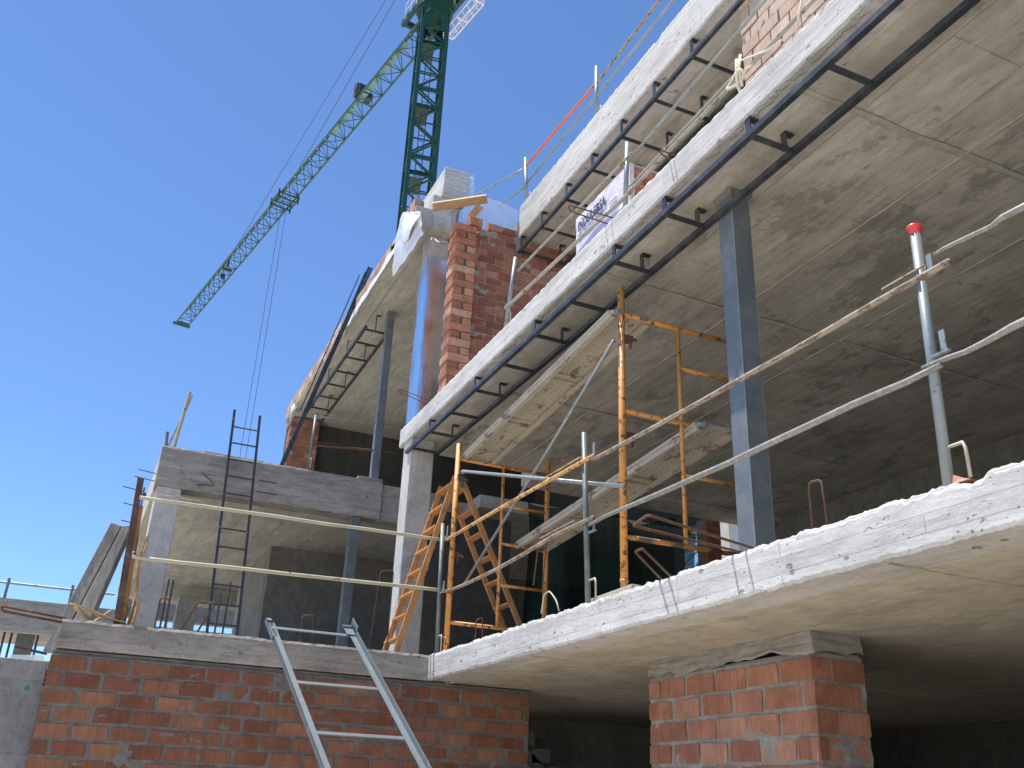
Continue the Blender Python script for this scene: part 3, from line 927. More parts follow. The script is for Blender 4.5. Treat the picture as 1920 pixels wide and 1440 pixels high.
# dark trim rail lying at the back of the second balcony
t = thing("hanging_steel_beam", "thick black steel profile behind the top guard rails of the second balcony", "steel beam", (5.1, 7.5, 8.45))
MB().bar((5.16, 5.2, 8.42), (5.16, 10.0, 8.42), 0.10, 0.16).build("profile", M_BLACK, t)


# ------------------------------------------------------------------ guard rails
def bent(p0, p1, sag=0.0, n=12, wob=0.0, seed=0):
    p0, p1 = V(p0), V(p1)
    out = []
    for i in range(n + 1):
        u = i / n
        p = p0.lerp(p1, u)
        p.z -= sag * 4 * u * (1 - u)
        p.z += wob * nz(u * 4 + seed, 1.1)
        out.append(p)
    return out


def hook(mb, p, s=1.0, slot=None):
    """bent bracket at a post's foot or clip"""
    p = V(p)
    mb.tube([p, p + V((0, -.09 * s, .0)), p + V((0.0, -.10 * s, -.03)), p + V((0, -.10 * s, -.16 * s))], 0.008, 6, slot=slot)


def guard_post(label, x, y, z0, z1, r, mat, grp, tilt=0.0, cap_=False, clips=()):
    t = thing("guard_post", label, "guard post", (x, y, z0), grp)
    MB().tube([(x, y, z0), (x, y + tilt, z1)], r, 14).build("pole", mat, t, smooth=True)
    b = MB(); hook(b, (x, y - r * .6, z0 + 0.17))
    b.build("foot_clip", M_YELLOWPIPE, t, smooth=True)
    for (zc, w_) in clips:
        b = MB()
        b.bar((x - .01, y - .10, zc), (x - .01, y - .10, zc + .11), .03, .006, (1, 0, 0))
        b.bar((x - .012, y - .03, zc), (x - .012, y - .13, zc), .02, .012)
        b.build("rail_clip", M_GALV, t)
    if cap_:
        b = MB()
        b.tube([(x, y + tilt, z1 - .03), (x, y + tilt, z1 - .004), (x, y + tilt, z1), (x, y + tilt, z1 + .012), (x, y + tilt, z1 + .016)], [r * 1.12, r * 1.12, r * 1.5, r * 1.5, r * 1.1], 20)
        b.build("cap", M_RED_CAP, t, smooth=True)
    return t


GP = "guard posts along the first balcony"
guard_post("tall galvanised guard post with a red plastic cap", 3.26, 2.725, S1T, 4.19, 0.0245, M_GALV, GP, -0.04, True, ((3.90, 0), (3.50, 0)))
guard_post("grey guard post in front of the scaffold between its two orange frames", 3.26, 5.94, S1T, 4.25, 0.021, M_POSTGREY, GP, 0.08, False, ((4.0, 0), (3.42, 0)))
guard_post("grey guard post at the inner corner beside the wooden stepladder", 3.255, 9.07, S1T, 4.26, 0.021, M_POSTGREY, GP, 0.09, False, ((4.08, 0), (3.50, 0)))


def rail(label, pts, r, mat, grp, flat_end=False, clip=None, cat="guard rail"):
    t = thing("guard_rail", label, cat, V(pts[0]), grp)
    MB().tube(pts, r, 10).build("pipe", mat, t, smooth=True)
    if clip:
        b = MB()
        a, c = clip
        P0 = V(pts[0]).lerp(V(pts[-1]), a); P1 = V(pts[0]).lerp(V(pts[-1]), c)
        # follow the pipe closely
        def near(q):
            return min(pts, key=lambda s_: (V(s_) - q).length)
        up = V((0, 0, 0.05))
        b.tube([P0, P0 + up, P1 + up, P1 + up * .3], 0.006, 6)
        b.build("wire_latch", mat, t, smooth=True)
    return t


GR = "guard rails along the first balcony"
def L3(px, py): return onx(px, py, 3.235)
up_pts = [L3(1780, 490), L3(1367, 727), L3(1100, 868)]
rail("long rusty upper guard rail passing in front of the steel column", bent(up_pts[0], L3(1112, 862), 0.012, 16, .01, 2), 0.0165, M_RUSTPIPE, GR, clip=(0.04, 0.12))
rail("orange upper guard rail crossing in front of the far scaffold frame", bent(L3(1112, 855), L3(836, 1013), -0.008, 12), 0.017, M_ORANGEPIPE, GR, clip=(0.06, 0.26))
rail("short bright guard rail leaving the frame at the upper right", [L3(1752, 478), L3(1770, 466), L3(1800, 452), L3(1860, 424), L3(1880, 408), L3(1990, 352)], [.009, .010, .011, .012, .016, .017], M_PALEPIPE, GR)
low = [(1105, 985), (1135, 968), (1170, 953), (1240, 924), (1300, 897), (1367, 868), (1440, 833), (1520, 796), (1600, 758), (1660, 733), (1700, 716), (1765, 684)]
rail("dusty galvanised lower guard rail sagging in front of the steel column", [L3(*p) for p in low], [.013, .014, .016] + [.0185] * 6 + [.018, .016, .014], M_PALEPIPE, GR)
low = [(1112, 970), (1080, 985), (1040, 1004), (980, 1040), (930, 1068), (880, 1092), (838, 1110)]
rail("bent rusty lower guard rail crossing the far scaffold frame", [L3(*p) for p in low], 0.0165, M_RUSTPIPE, GR, clip=(0.1, 0.3))
low = [(1730, 690), (1775, 672), (1810, 660), (1850, 640), (1900, 612), (2000, 566)]
rail("pale lower guard rail leaving the frame at the right edge", [L3(*p) for p in low], [.011, .013, .013, .014, .017, .018], M_PALEPIPE, GR)
YR = 9.28
rail("long cream upper guard rail above the lower left beam", bent(ony(262, 932, YR), ony(832, 1013, YR - .02), 0.0, 14, .02, 5), 0.0185, M_YELLOWPIPE, "cream rails over the lower beam", clip=(0.03, 0.18))
rail("long cream lower guard rail close above the lower left beam", bent(ony(248, 1044, YR), ony(836, 1108, YR - .02), 0.0, 14, .012, 9), 0.0185, M_YELLOWPIPE, "cream rails over the lower beam", clip=(0.0, 0.01))

# red rusty post and the timber beside it
t = thing("rusty_post", "dark red rusty steel post standing on the left end of the lower beam", "post", (0.25, 9.36, S1T))
MB().bar((0.254, 9.36, S1T), (0.200, 9.36, 4.30), 0.060, 0.05, (0, 1, 0)).build("profile", M_RUSTDARK, t)
MB().tube([(0.245, 9.33, 4.13), (0.262, 9.30, 4.13)], 0.022, 10).tube([(0.252, 9.30, 4.0), (0.247, 9.30, 4.2)], .008, 6).tube([(0.285, 9.30, 3.5), (0.28, 9.30, 3.72)], .008, 6).build("clamp", M_RUSTDARK, t)
m = MB(); m.hexa([(0.275, 9.42, S1T), (0.33, 9.42, S1T), (0.33, 9.45, S1T), (0.275, 9.45, S1T), (0.235, 9.42, 4.05), (0.275, 9.42, 4.05), (0.275, 9.45, 4.05), (0.235, 9.45, 4.05)])
tag(m.build("timber_plank", M_WOOD_ORANGE), "narrow orange timber plank fixed behind the rusty post", "plank")
m = MB(); m.sheet(lambda u, v: (0.345 + (0.03 + .04 * nz(v * 4, 2) ** 2 + .03 * (v < .3)) * u + .03 * nz(v * 2.2, 1), 9.47 + 0.05 * nz(u * 2, v * 4), S1T + 0.02 + 0.85 * v + .02 * nz(u * 4)), 6, 18)
tag(m.build("wood_sheet", M_WOOD_PALE, solid=0.012), "splintered strip of old plywood leaning beside the rusty post", "wood sheet")
m = MB(); m.bar((0.02, 9.38, 2.935), (-0.12, 9.27, 3.02), 0.04, 0.02).bar((0.06, 9.45, 2.92), (0.19, 9.5, 3.05), 0.03, 0.02)
m.sheet(lambda u, v: (-0.17 + 0.50 * u, 9.26 + 0.12 * v, 3.035 - 0.11 * u + .03 * math.sin(u * 5 + v) * (1 - u)), 10, 4)
tag(m.build("wood_scrap", M_WOOD_PALE, solid=0.008), "curled pale wood scraps on the left tip of the lower beam", "wood scrap")


# ------------------------------------------------------------------ scaffold
SG = "orange scaffold frames"
def scaffold_frame(label, y, xf, xr, zt, zl, heights_full, heights_half, zb):
    t = thing("tube_scaffold", label, "scaffold frame", (xf, y, zb), SG)
    for x, zt_ in ((xf, zt), (xr, zt)):
        b = MB(); b.tube([(x, y, zb), (x, y, zt_)], 0.0285, 14)
        b.tube([(x, y, zb), (x, y, zb + .012)], 0.045, 12)
        b.tube([(x, y, zb + .14), (x, y, zb + .155)], 0.032, 12)
        b.build("standard", M_ORANGE, t, smooth=True)
    xm = xf + (xr - xf) * 0.5
    MB().tube([(xm, y, heights_full[0]), (xm, y, zl)], 0.0175, 10).build("inner_post", M_ORANGE, t, smooth=True)
    for h in heights_full + [zl]:
        MB().tube([(xf, y, h), (xr, y, h)], 0.020, 10).build("ledger", M_ORANGEWORN if h < 3.5 and y < 7 else M_ORANGE, t, smooth=True)
    for h in heights_half:
        MB().tube([(xm, y, h), (xr, y, h)], 0.0165, 10).build("short_ledger", M_ORANGE, t, smooth=True)
    for h in (zl - 1.05, zl - .22):
        b = MB(); b.box(xf + .02, xf + .09, y - .03, y + .03, h - .02, h + .03).tube([(xf + .05, y - .05, h), (xf + .11, y - .05, h - .02)], .012, 8).tube([(xf + .06, y - .04, h), (xf + .05, y - .05, h - .10)], .012, 8)
        b.build("coupler", M_RUSTDARK, t)
    return t


scaffold_frame("far orange scaffold frame next to the wooden stepladder", 8.95, 3.305, 4.39, 5.11, 4.94, [3.20], [4.50, 4.08, 3.64], S1T)
scaffold_frame("near orange scaffold frame with chipped paint beside the steel column", 5.70, 3.42, 4.50, 5.45, 5.20, [3.37, 4.36], [4.84, 3.93], S1T)


def deck(label, a, b, wd, th):
    """steel deck with turned-down edges, ribs and punched holes"""
    a, b = V(a), V(b)
    t = thing("scaffold_deck", label, "scaffold deck", a, "scaffold decks")
    d = (b - a).normalized()
    side = V((1, 0, 0)); up = side.cross(d); up = up if up.z > 0 else -up
    Ln = (b - a).length
    p = MB()
    p.bar(a + side * wd / 2 + up * th * .9, b + side * wd / 2 + up * th * .9, wd, 0.01, up)
    for k, s_ in enumerate((0.012, wd - 0.012)):
        p.bar(a + side * s_ + up * th * .45, b + side * s_ + up * th * .45, 0.022, th * .95, up)
        p.bar(a + side * (s_ + (-.018 if k == 0 else .018)) + up * th * .7, b + side * (s_ + (-.018 if k == 0 else .018)) + up * th * .7, 0.014, th * .35, up)
        p.bar(a + side * (s_ + (.02 if k == 0 else -.02)) + up * 0.004, b + side * (s_ + (.02 if k == 0 else -.02)) + up * .004, 0.04, 0.008, up)
    q = p
    for f in (0.0, 0.06, 0.30, 0.33, 0.62, 0.655, 1.0):
        c = a.lerp(b, f) + up * th * .7
        q.bar(c + side * .02, c + side * (wd - .02), 0.03, 0.03, up)
    p.build("plate", M_PLANK, t)
    h = MB()
    n = int(Ln / .07)
    for i in range(1, n):
        for s_ in (.25, .42, .58, .75):
            c = a + d * (Ln * i / n + (0.02 if s_ in (.42, .75) else 0)) + side * wd * s_ + up * (th * .9 - .0055)
            h.tube([c, c - up * .004], 0.0055, 6)
    h.build("punched_dimples", M_WOOD_OLD, t)
    for f in (0, 1):
        c = a.lerp(b, f)
        for s_ in (.06, wd - .06):
            e = MB()
            e.bar(c + side * s_ + up * th * .55, c + side * s_ + up * th * .55 + d * (.06 if f else -.06), .04, .04, up)
            e.build("end_hook", M_GALV, t)


deck("upper steel scaffold deck bridging the tops of both orange frames", (3.36, 8.92, 4.945), (3.325, 5.72, 5.165), 0.37, 0.065)
deck("lower steel scaffold deck resting at mid height behind the guard post", (4.04, 8.98, 4.06), (4.03, 5.60, 4.285), 0.36, 0.075)
m = MB(); m.tube([(3.345, 8.9, 4.79), (3.405, 5.66, 3.735)], 0.017, 10).tube([(3.345, 8.93, 4.79), (3.345, 8.86, 4.765)], .02, 8)
tag(m.build("brace_tube", M_GALV, smooth=True), "shiny straight galvanised brace tube sloping gently between both orange frames", "brace", "scaffold braces")
m = MB(); m.tube([(3.44, 8.9, 3.59), (3.40, 7.0, 4.39), (3.35, 5.7, 4.945)], 0.0145, 10)
tag(m.build("brace_tube", M_GALV, smooth=True), "thin steep grey brace tube rising from the stepladder to the upper deck", "brace", "scaffold braces")


# ------------------------------------------------------------------ ladders
t = thing("stepladder", "orange wooden stepladder opened between the concrete column and the far scaffold frame", "stepladder", (3.6, 9.7, S1T))
def ladder_side(topx, botx, y0, y1, z_t, nr, inv):
    for y in (y0, y1):
        MB().bar((botx, y, S1T), (topx, y, z_t), 0.062, 0.026, (0, 1, 0)).build("stile", M_WOOD_ORANGE, t, bevel=0.003)
    for k in range(nr):
        u = (k + 0.75) / (nr + .15)
        x = botx + (topx - botx) * u; z = S1T + (z_t - S1T) * u
        MB().box(x - .045, x + .045, y0, y1, z - .011, z + .011).build("tread", M_WOOD_ORANGE, t)
ladder_side(3.49, 2.955, 9.50, 9.95, 4.93, 8, 1)
ladder_side(3.57, 4.60, 9.52, 9.93, 4.93, 8, -1)
m = MB(); m.box(3.46, 3.60, 9.475, 9.485, 4.80, 4.90).box(3.46, 3.60, 9.965, 9.975, 4.80, 4.90).tube([(3.53, 9.46, 4.86), (3.53, 9.99, 4.86)], .012, 8)
m.build("hinge", M_GALV, t)

t = thing("steel_ladder", "thin dark steel ladder leaning against the upper left beam", "ladder", (1.5, 12.7, S1T))
for k, (bx, tx) in enumerate(((1.435, 1.345), (1.815, 1.715))):
    MB().bar((bx, 12.58, S1T), (tx, 13.16, 6.63 - .02 * k), 0.035, 0.02, (0, 1, 0)).build("stile", M_DARKLADDER, t)
for k in range(14):
    z = 2.99 + 0.259 * k
    u = (z - S1T) / 3.7
    x0_, x1_, y_ = 1.435 - .09 * u, 1.815 - .10 * u, 12.58 + .58 * u
    MB().tube([(x0_, y_, z), (x1_, y_, z)], 0.0115, 8).build("rung", M_DARKLADDER, t)

t = thing("angle_iron_ladder", "light grey angle iron ladder frame leaning in front of the orange block wall", "ladder frame", (2.3, 6.9, 0))
LA0, LA1 = V((1.56, 9.1, 3.05)), V((1.56 + .23 * 2.3, 9.1 - 1.86 * 2.3, 3.05 - 1.295 * 2.3))
RB0, RB1 = V((2.375, 9.1, 3.05)), V((2.375 + .23 * 2.3, 9.1 - 1.86 * 2.3, 3.05 - 1.295 * 2.3))
dl = (LA1 - LA0).normalized(); nrm = V((1, 0, 0)).cross(dl); nrm = nrm if nrm.z > 0 else -nrm
MB().angle(LA0, LA1, 0.052, 0.006, (1, 0, 0), -nrm).build("rail", M_ANGLE, t)
MB().angle(RB0, RB1, 0.058, 0.006, (-1, 0, 0), nrm).build("rail", M_ANGLE, t)
MB().angle(LA0 - dl * .06 + V((-.012, 0, 0)), LA0 + dl * .30 + V((-.012, 0, 0)), 0.05, 0.006, (1, 0, 0), -nrm).build("rail_splice", M_ANGLE, t)
MB().angle(RB0 - dl * .05 + nrm * .012, RB0 + dl * .14 + nrm * .012, 0.09, 0.006, (-1, 0, 0), nrm).build("rail_splice", M_ANGLE, t)
for s_ in (0.055, 0.475, 0.80, 1.12, 1.45, 1.78, 2.1):
    a = LA0 + (LA1 - LA0) * (s_ / 2.3); b = RB0 + (RB1 - RB0) * (s_ / 2.3)
    MB().bar(a + V((.01, 0, 0)) - nrm * .004, b - V((.01, 0, 0)) - nrm * .004, 0.040, 0.010, nrm).build("rung", M_ANGLE, t)


# ------------------------------------------------------------------ rebar loops
RG = "rusty rebar loops sticking out of the slab edges"
def loop(label, pts, r=0.006, grp=RG, mat=None, name="rebar_loop"):
    """round the corners of a bent bar"""
    pts = [V(p) for p in pts]
    out = [pts[0]]
    for i in range(1, len(pts) - 1):
        a, b, c = pts[i - 1], pts[i], pts[i + 1]
        ra = min(0.03, (a - b).length * .4); rc = min(0.03, (c - b).length * .4)
        p0 = b + (a - b).normalized() * ra; p2 = b + (c - b).normalized() * rc
        for k in range(5):
            u = k / 4
            out.append(p0.lerp(b, u).lerp(b.lerp(p2, u), u))
    out.append(pts[-1])
    return tag(MB().tube(out, r, 7).build(name, mat or M_RUST, smooth=True), label, "rebar", grp)


def lx(pxs, x): return [onx(a, b, x) for a, b in pxs]
def ly(pxs, y): return [ony(a, b, y) for a, b in pxs]
def lz(pxs, z): return [onz(a, b, z) for a, b in pxs]


loop("upright rebar loop on the slab edge right of the steel column", lx([(1524, 1000), (1516, 905), (1540, 899), (1552, 990)], 3.36), 0.0065)
loop("long thick rebar loop reaching outward beside the near scaffold leg", [(3.40, 4.14, 2.93), (2.46, 3.86, 2.93), (2.50, 4.075, 2.93), (3.40, 4.24, 2.93)], 0.008)
loop("short rebar loop reaching outward at the foot of the near scaffold frame", [(3.36, 5.09, 2.915), (2.82, 4.575, 2.94), (2.815, 4.485, 2.94), (3.36, 4.98, 2.915)], 0.008)
loop("tall narrow rebar loop crossing the lower scaffold deck", lx([(1000, 1098), (1012, 1003), (1025, 999), (1017, 1110)], 3.34), 0.0065)
loop("wavy pale rebar loop at the foot of the far scaffold frame", lx([(1015, 1150), (1020, 1115), (1030, 1108), (1038, 1118), (1044, 1128), (1048, 1145)], 3.30), 0.0065, mat=M_YELLOWPIPE)
loop("small rebar loop near the bottom ledger of the far scaffold frame", lx([(891, 1205), (893, 1162), (905, 1158), (904, 1198)], 3.34), 0.006)
loop("tall slanting rebar loop in front of the concrete column foot", ly([(690, 1225), (714, 1071), (738, 1069), (724, 1230)], 9.42), 0.006)
loop("thin square rebar loop above the grey angle iron ladder", ly([(562, 1205), (567, 1154), (588, 1153), (585, 1205)], 9.5), 0.006)
loop("rounded rebar loop just right of the left concrete column", ly([(288, 1185), (301, 1121), (318, 1123), (309, 1190)], 9.55), 0.0085)
loop("wide leaning orange rebar loop at the foot of the dark ladder", ly([(336, 1188), (371, 1127), (405, 1131), (365, 1192)], 9.40), 0.0095)
loop("long rebar loop lying outward from the left tip of the lower beam", ly([(125, 1160), (2, 1136), (5, 1146), (122, 1168)], 9.24), 0.0105)
loop("short hooked rebar beside the rusty post", ly([(233, 1172), (240, 1140), (230, 1130)], 9.32), 0.008)
t_ = lz([(1158, 406), (1065, 384), (1069, 396), (1149, 418)], 5.96)
loop("rebar loop reaching out of the middle slab over the printed letters", [V((3.30, t_[0].y + .02, 5.95)), t_[1], t_[2], V((3.30, t_[3].y + .02, 5.95))], 0.006)
t_ = lz([(1277, 289), (1237, 281), (1240, 289), (1264, 300)], 5.96)
loop("rebar loop reaching out of the middle slab below the knotted rope", [V((3.32, t_[0].y + .02, 5.95)), t_[1], t_[2], V((3.32, t_[3].y + .02, 5.95))], 0.006)
t_ = lz([(812, 750), (747, 729), (750, 735), (803, 757)], 5.98)
loop("thin rebar loop at the far end of the middle slab before the foil", [V((3.35, t_[0].y, 5.95)), t_[1], t_[2], V((3.35, t_[3].y, 5.95))], 0.005)
# straight bars sticking out of the upper beam's end
for (a, b, z_, lb) in ((260, 288, 880, "single straight rebar stub topmost on the upper beam's left end"), (253, 283, 893, "straight rebar stub second from top on the upper beam's left end"),
                       (231, 255, 912, "straight rebar stub third from top on the upper beam's left end"), (232, 252, 943, "straight rebar stub second from bottom left of the rusty post"),
                       (227, 246, 975, "lowest straight rebar stub left of the rusty post")):
    p0 = ony(a, z_, 13.3); p1 = ony(b + 14, z_ + (b + 14 - a) * .25, 13.6)
    tag(MB().tube([p0, p1], 0.007, 6).build("rebar_stub", M_RUSTDARK), lb, "rebar", "rebar stubs at the upper beam end")

# surface marks set in the upper beam: short embedded bars
m = MB()
m.tube(ly([(378, 886), (401, 906)], YB2 - .004), 0.008, 6).tube(ly([(370, 909), (401, 910)], YB2 - .004), 0.008, 6)
m.tube(ly([(486, 901), (518, 906)], YB2 - .004), 0.008, 6).tube(ly([(481, 921), (518, 928)], YB2 - .004), 0.008, 6)
m.build("exposed_bars", M_RUSTDARK, lw)
m = MB(); c_ = ony(688, 932, YB2 - .006)
m.sheet(lambda u, v: (c_.x + .05 * (u - .5), c_.y, c_.z + .05 * (v - .5) * (1 - .6 * abs(u - .5))), 4, 4)
m.build("green_dot", M_GRAFF, lw)

# ------------------------------------------------------------------ second balcony: posts, rails, pallet, rope
GP2 = "guard posts along the second balcony"
guard_post("grey guard post in front of the wrapped pallet on the middle slab", 3.27, 5.37, S2T, 6.585, 0.021, M_GALV, GP2, -.05)
guard_post("grey guard post before the red wall near the middle slab's far end", 3.27, 7.72, S2T, 6.70, 0.021, M_GALV, GP2, -.18)
GR2 = "guard rails along the second balcony"
def P2(px, py): return onx(px, py, 3.25)
rail("upper far guard rail between red wall and wrapped pallet", bent(P2(972, 507), P2(1185, 287), 0, 8), 0.013, M_DULLPIPE, GR2)
rail("upper near guard rail right of the pallet, in front of the roof frame", bent(P2(1180, 300), P2(1460, -30), 0, 8), 0.012, M_GALV, GR2)
rail("lower far guard rail crossing the wrapped pallet", bent(P2(948, 578), P2(1180, 362), 0, 8), 0.0165, M_DULLPIPE, GR2)
rail("lower near double guard rail ending at the knotted rope", bent(P2(1178, 362), P2(1560, -36), 0, 8), 0.015, M_DULLPIPE, GR2)
rail("thin second pipe just above the lower near guard rail", bent(P2(1180, 350), P2(1390, 128), 0, 8), 0.010, M_DULLPIPE, GR2)

PXL = 3.62
c0 = onx(1180, 303, PXL); c1 = onx(1083, 415, PXL)
YA, YZ, ZT = c0.y, c1.y, c0.z
pal = thing("brick_pallet", "pallet of hollow red bricks in printed white wrapping on the middle slab", "brick pallet", (PXL + .4, (YA + YZ) / 2, S2T))
m = MB(); m.box(PXL, PXL + .9, YA, YZ, S2T - .02, S2T + .1); m.build("base", M_WOOD_OLD, pal)
m = MB()
m.box(PXL + .02, PXL + .9, YA + .09, YZ - .02, S2T + .1, ZT - .02)
hb = (ZT - .04 - S2T - .1) / 4
for r in range(4):
    for c in range(3):
        m.cur = random.random()
        z0 = S2T + .1 + r * hb; x0_ = PXL + .03 + c * .29
        m.box(x0_, x0_ + .28, YA + .055, YA + .092, z0, z0 + hb - .008)
        for k in range(2):
            hollow_end(m, (x0_ + .015 + .13 * k, YA + .012, z0 + .04), (1, 0, 0), (0, 0, 1), (0, -1, 0), .115, hb - .10, 3, 4, .042)
        m.box(x0_, x0_ + .28, YA + .012, YA + .054, z0, z0 + .04)
        m.box(x0_, x0_ + .28, YA + .012, YA + .054, z0 + hb - .06, z0 + hb - .008)
m.build("bricks", M_PALLETBRICK, pal)
m = MB()
HH = ZT - S2T - .08


def wrapf(u, v):
    y = YZ + .02 + (YA - .015 - YZ - .02) * u
    z = S2T + .06 + HH * v
    d = .006 + .010 * nz(u * 5 + v * 3, v * 6 - u * 5) + .004 * nz(u * 14, v * 14)
    return (PXL - d, y, z)


m.sheet(wrapf, 44, 30)
m.sheet(lambda u, v: (PXL - .004 + .9 * v, YZ + .02 + (YA - YZ - .03) * u, ZT - .02 + .012 * nz(u * 6, v * 6)), 20, 8)
m.sheet(lambda u, v: (PXL - .006 + .05 * u, YA - .008 + .004 * nz(v * 9, u), S2T + .06 + HH * v), 3, 30)
wr = m.build("wrapping", M_WRAP, pal, smooth=True)
# printing on the wrapping
def text_mb(txt, size, origin, ud, vd, nd, proud):
    cu = bpy.data.curves.new("t", 'FONT'); cu.body = txt; cu.size = size; cu.resolution_u = 2; cu.offset = .006
    ob = bpy.data.objects.new("t", cu); sc.collection.objects.link(ob)
    dg = bpy.context.evaluated_depsgraph_get()
    me = ob.evaluated_get(dg).to_mesh()
    b = MB()
    o, ud, vd, nd = V(origin), V(ud), V(vd), V(nd)
    wmax = max(v.co.x for v in me.vertices)
    for v in me.vertices:
        b.v.append(o + ud * v.co.x + vd * v.co.y + nd * proud)
    for p in me.polygons:
        b.face(list(p.vertices))
    ob.evaluated_get(dg).to_mesh_clear()
    bpy.data.objects.remove(ob); bpy.data.curves.remove(cu)
    return b, wmax


span = (YZ - YA)
b, wm = text_mb("INDULERSA", 0.15, (PXL - .0185, YZ - .045, ZT - .20), (0, -1, 0), (0, 0, 1), (-1, 0, 0), 0)
kx = span * .55 / wm
for v in b.v:
    v.y = (YZ - .045) - ((YZ - .045) - v.y) * kx
    v.z = ZT - .215 + (v.z - (ZT - .20)) * 1.0
b.cur = .5
for r in range(6):
    zz = ZT - .25 - .018 * r
    for (u0, u1) in ((.04, .12), (.14, .36), (.40, .55), (.66, .80)):
        if (r + int(u0 * 20)) % 4 == 3:
            continue
        y0_, y1_ = YZ - span * u0, YZ - span * u1
        b.hexa([(PXL - .0185, y0_, zz), (PXL - .0185, y1_, zz), (PXL - .0175, y1_, zz), (PXL - .0175, y0_, zz),
                (PXL - .0185, y0_, zz + .006), (PXL - .0185, y1_, zz + .006), (PXL - .0175, y1_, zz + .006), (PXL - .0175, y0_, zz + .006)])
NL = len(b.f)
b.sheet(lambda u, v: (PXL - .0180, YZ + .01 - (span + .01) * u, S2T + .06 + HH * .42 + .10 * v + .045 * math.sin(u * 4.5 - .6)), 30, 2)
b.sheet(lambda u, v: (PXL - .0180, YZ + .01 - (span + .01) * u, S2T + .06 + HH * .16 + .06 * v + .035 * math.sin(u * 4 + 1)), 30, 2)
b.mi = [0] * NL + [1] * (len(b.f) - NL)
b.build("printing", [M_INK, M_INKLILAC], wr)

# rope knot on the lower rail
k0 = P2(1388, 140)
m = MB()
ring = [k0 + V((-.02 + .012 * math.sin(a * 2), .085 * math.cos(a) + .03, .045 * math.sin(a) - .03)) for a in [i * math.pi / 8 for i in range(17)]]
m.tube(ring, .011, 8)
m.tube([k0 + V((-.02, 0, .12)), k0 + V((-.03, -.005, .03)), k0 + V((-.02, .01, -.10)), k0 + V((0, .005, -.16))], .012, 8)
m.tube([k0 + V((-.01, -.03, .14)), k0 + V((-.03, -.03, .02)), k0 + V((-.01, -.02, -.12))], .011, 8)
m.tube([k0 + V((.0, -.02, -.03)), k0 + V((-.02, -.09, -.03)), k0 + V((0, -.13, -.02))], .010, 8)
p1 = P2(1500, 60); p2 = P2(1512, -20)
m.tube([k0 + V((-.02, 0, .10)), (k0 + p1) / 2 + V((-.02, 0, .02)), p1 + V((-.03, 0, 0)), p2 + V((-.02, 0, 0))], .007, 6)
tag(m.build("rope", M_ROPE, smooth=True), "knotted cream rope tied round the second balcony rail", "rope")

# ------------------------------------------------------------------ roof posts and rails
def PR(px, py): return onx(px, py, 4.47)
GP3 = "guard posts on the roof edge"
guard_post("near thin guard post on the roof slab edge", 4.47, 7.99, S3T, 10.12, 0.024, M_GALV, GP3)
guard_post("far thin guard post on the roof slab edge above the clear film", 4.47, 10.0, S3T, 10.15, 0.024, M_GALV, GP3, .1)
GR3 = "guard rails on the roof edge"
rail("red orange tube between the two roof guard posts", bent(PR(984, 314), PR(1117, 157), .0, 6), 0.018, M_REDPIPE, GR3)
rail("upper roof guard rail running up to the top edge of the picture", bent(PR(1112, 165), PR(1262, -34), 0, 6), 0.018, M_RUSTPIPE, GR3)
rail("lower roof guard rail along the roof slab edge", bent(PR(981, 352), PR(1290, -34), 0, 10), 0.018, M_GALV, GR3)
rail("upper thin tube from the far roof post to the concrete column head", bent(PR(984, 316), ony(892, 366, 11.6), 0, 6), 0.016, M_GALV, GR3)
rail("lower thin tube from the far roof post down to the clear film", bent(PR(984, 350), ony(938, 388, 11.0), 0, 6), 0.016, M_GALV, GR3)
# clear film behind the red wall top
m = MB()
fc = [ony(868, 440, 10.32), ony(972, 440, 10.32), ony(972, 396, 10.32), ony(868, 372, 10.32)]
m.sheet(lambda u, v: tuple((fc[0].lerp(fc[1], u)).lerp(fc[3].lerp(fc[2], u), v) + V((0, .03 * nz(u * 4, v * 3), .10 * v * math.sin(u * 3.1)))), 24, 10)
tag(m.build("clear_film", M_FILM, smooth=True), "clear plastic film stretched behind the stepped top of the red wall", "plastic film")
m = MB()
fc = [ony(880, 372, 10.9), ony(889, 368, 10.9), ony(889, 328, 10.9), ony(880, 333, 10.9)]
m.sheet(lambda u, v: tuple((fc[0].lerp(fc[1], u)).lerp(fc[3].lerp(fc[2], u), v) + V((0, .05 * nz(u * 5, v * 5), 0))), 6, 14)
tag(m.build("plastic_scrap", M_MILKY, smooth=True), "crumpled clear plastic hanging on the concrete column head", "plastic film")
# board across the column head with its prop
pb = [ony(811, 381, 10.0), ony(912, 366, 9.5), ony(915, 381, 9.75), ony(814, 397, 10.25)]
m = MB()
d_ = V((0, .02, .028))
m.hexa([pb[3], pb[2], pb[1], pb[0]] + [p + d_ for p in (pb[3], pb[2], pb[1], pb[0])])
tag(m.build("board", M_WOOD_PALE), "pale board laid slanting across the head of the wrapped column", "board")
a_ = ony(860, 388, 10.05); b_ = ony(852, 440, 10.05)
m = MB(); m.tube([b_, a_], .022, 10).tube([a_, a_ + V((0, 0, .012))], .07, 12)
tag(m.build("prop", M_RUSTPIPE), "short rusty prop holding up the slanting board", "prop")
a_ = ony(900, 387, 10.1); b_ = ony(884, 406, 10.0)
m = MB(); m.bar(b_, a_, .10, .04, (0, 1, 0))
tag(m.build("timber_offcut", M_WOOD_ORANGE), "short orange timber offcut under the slanting board", "timber")

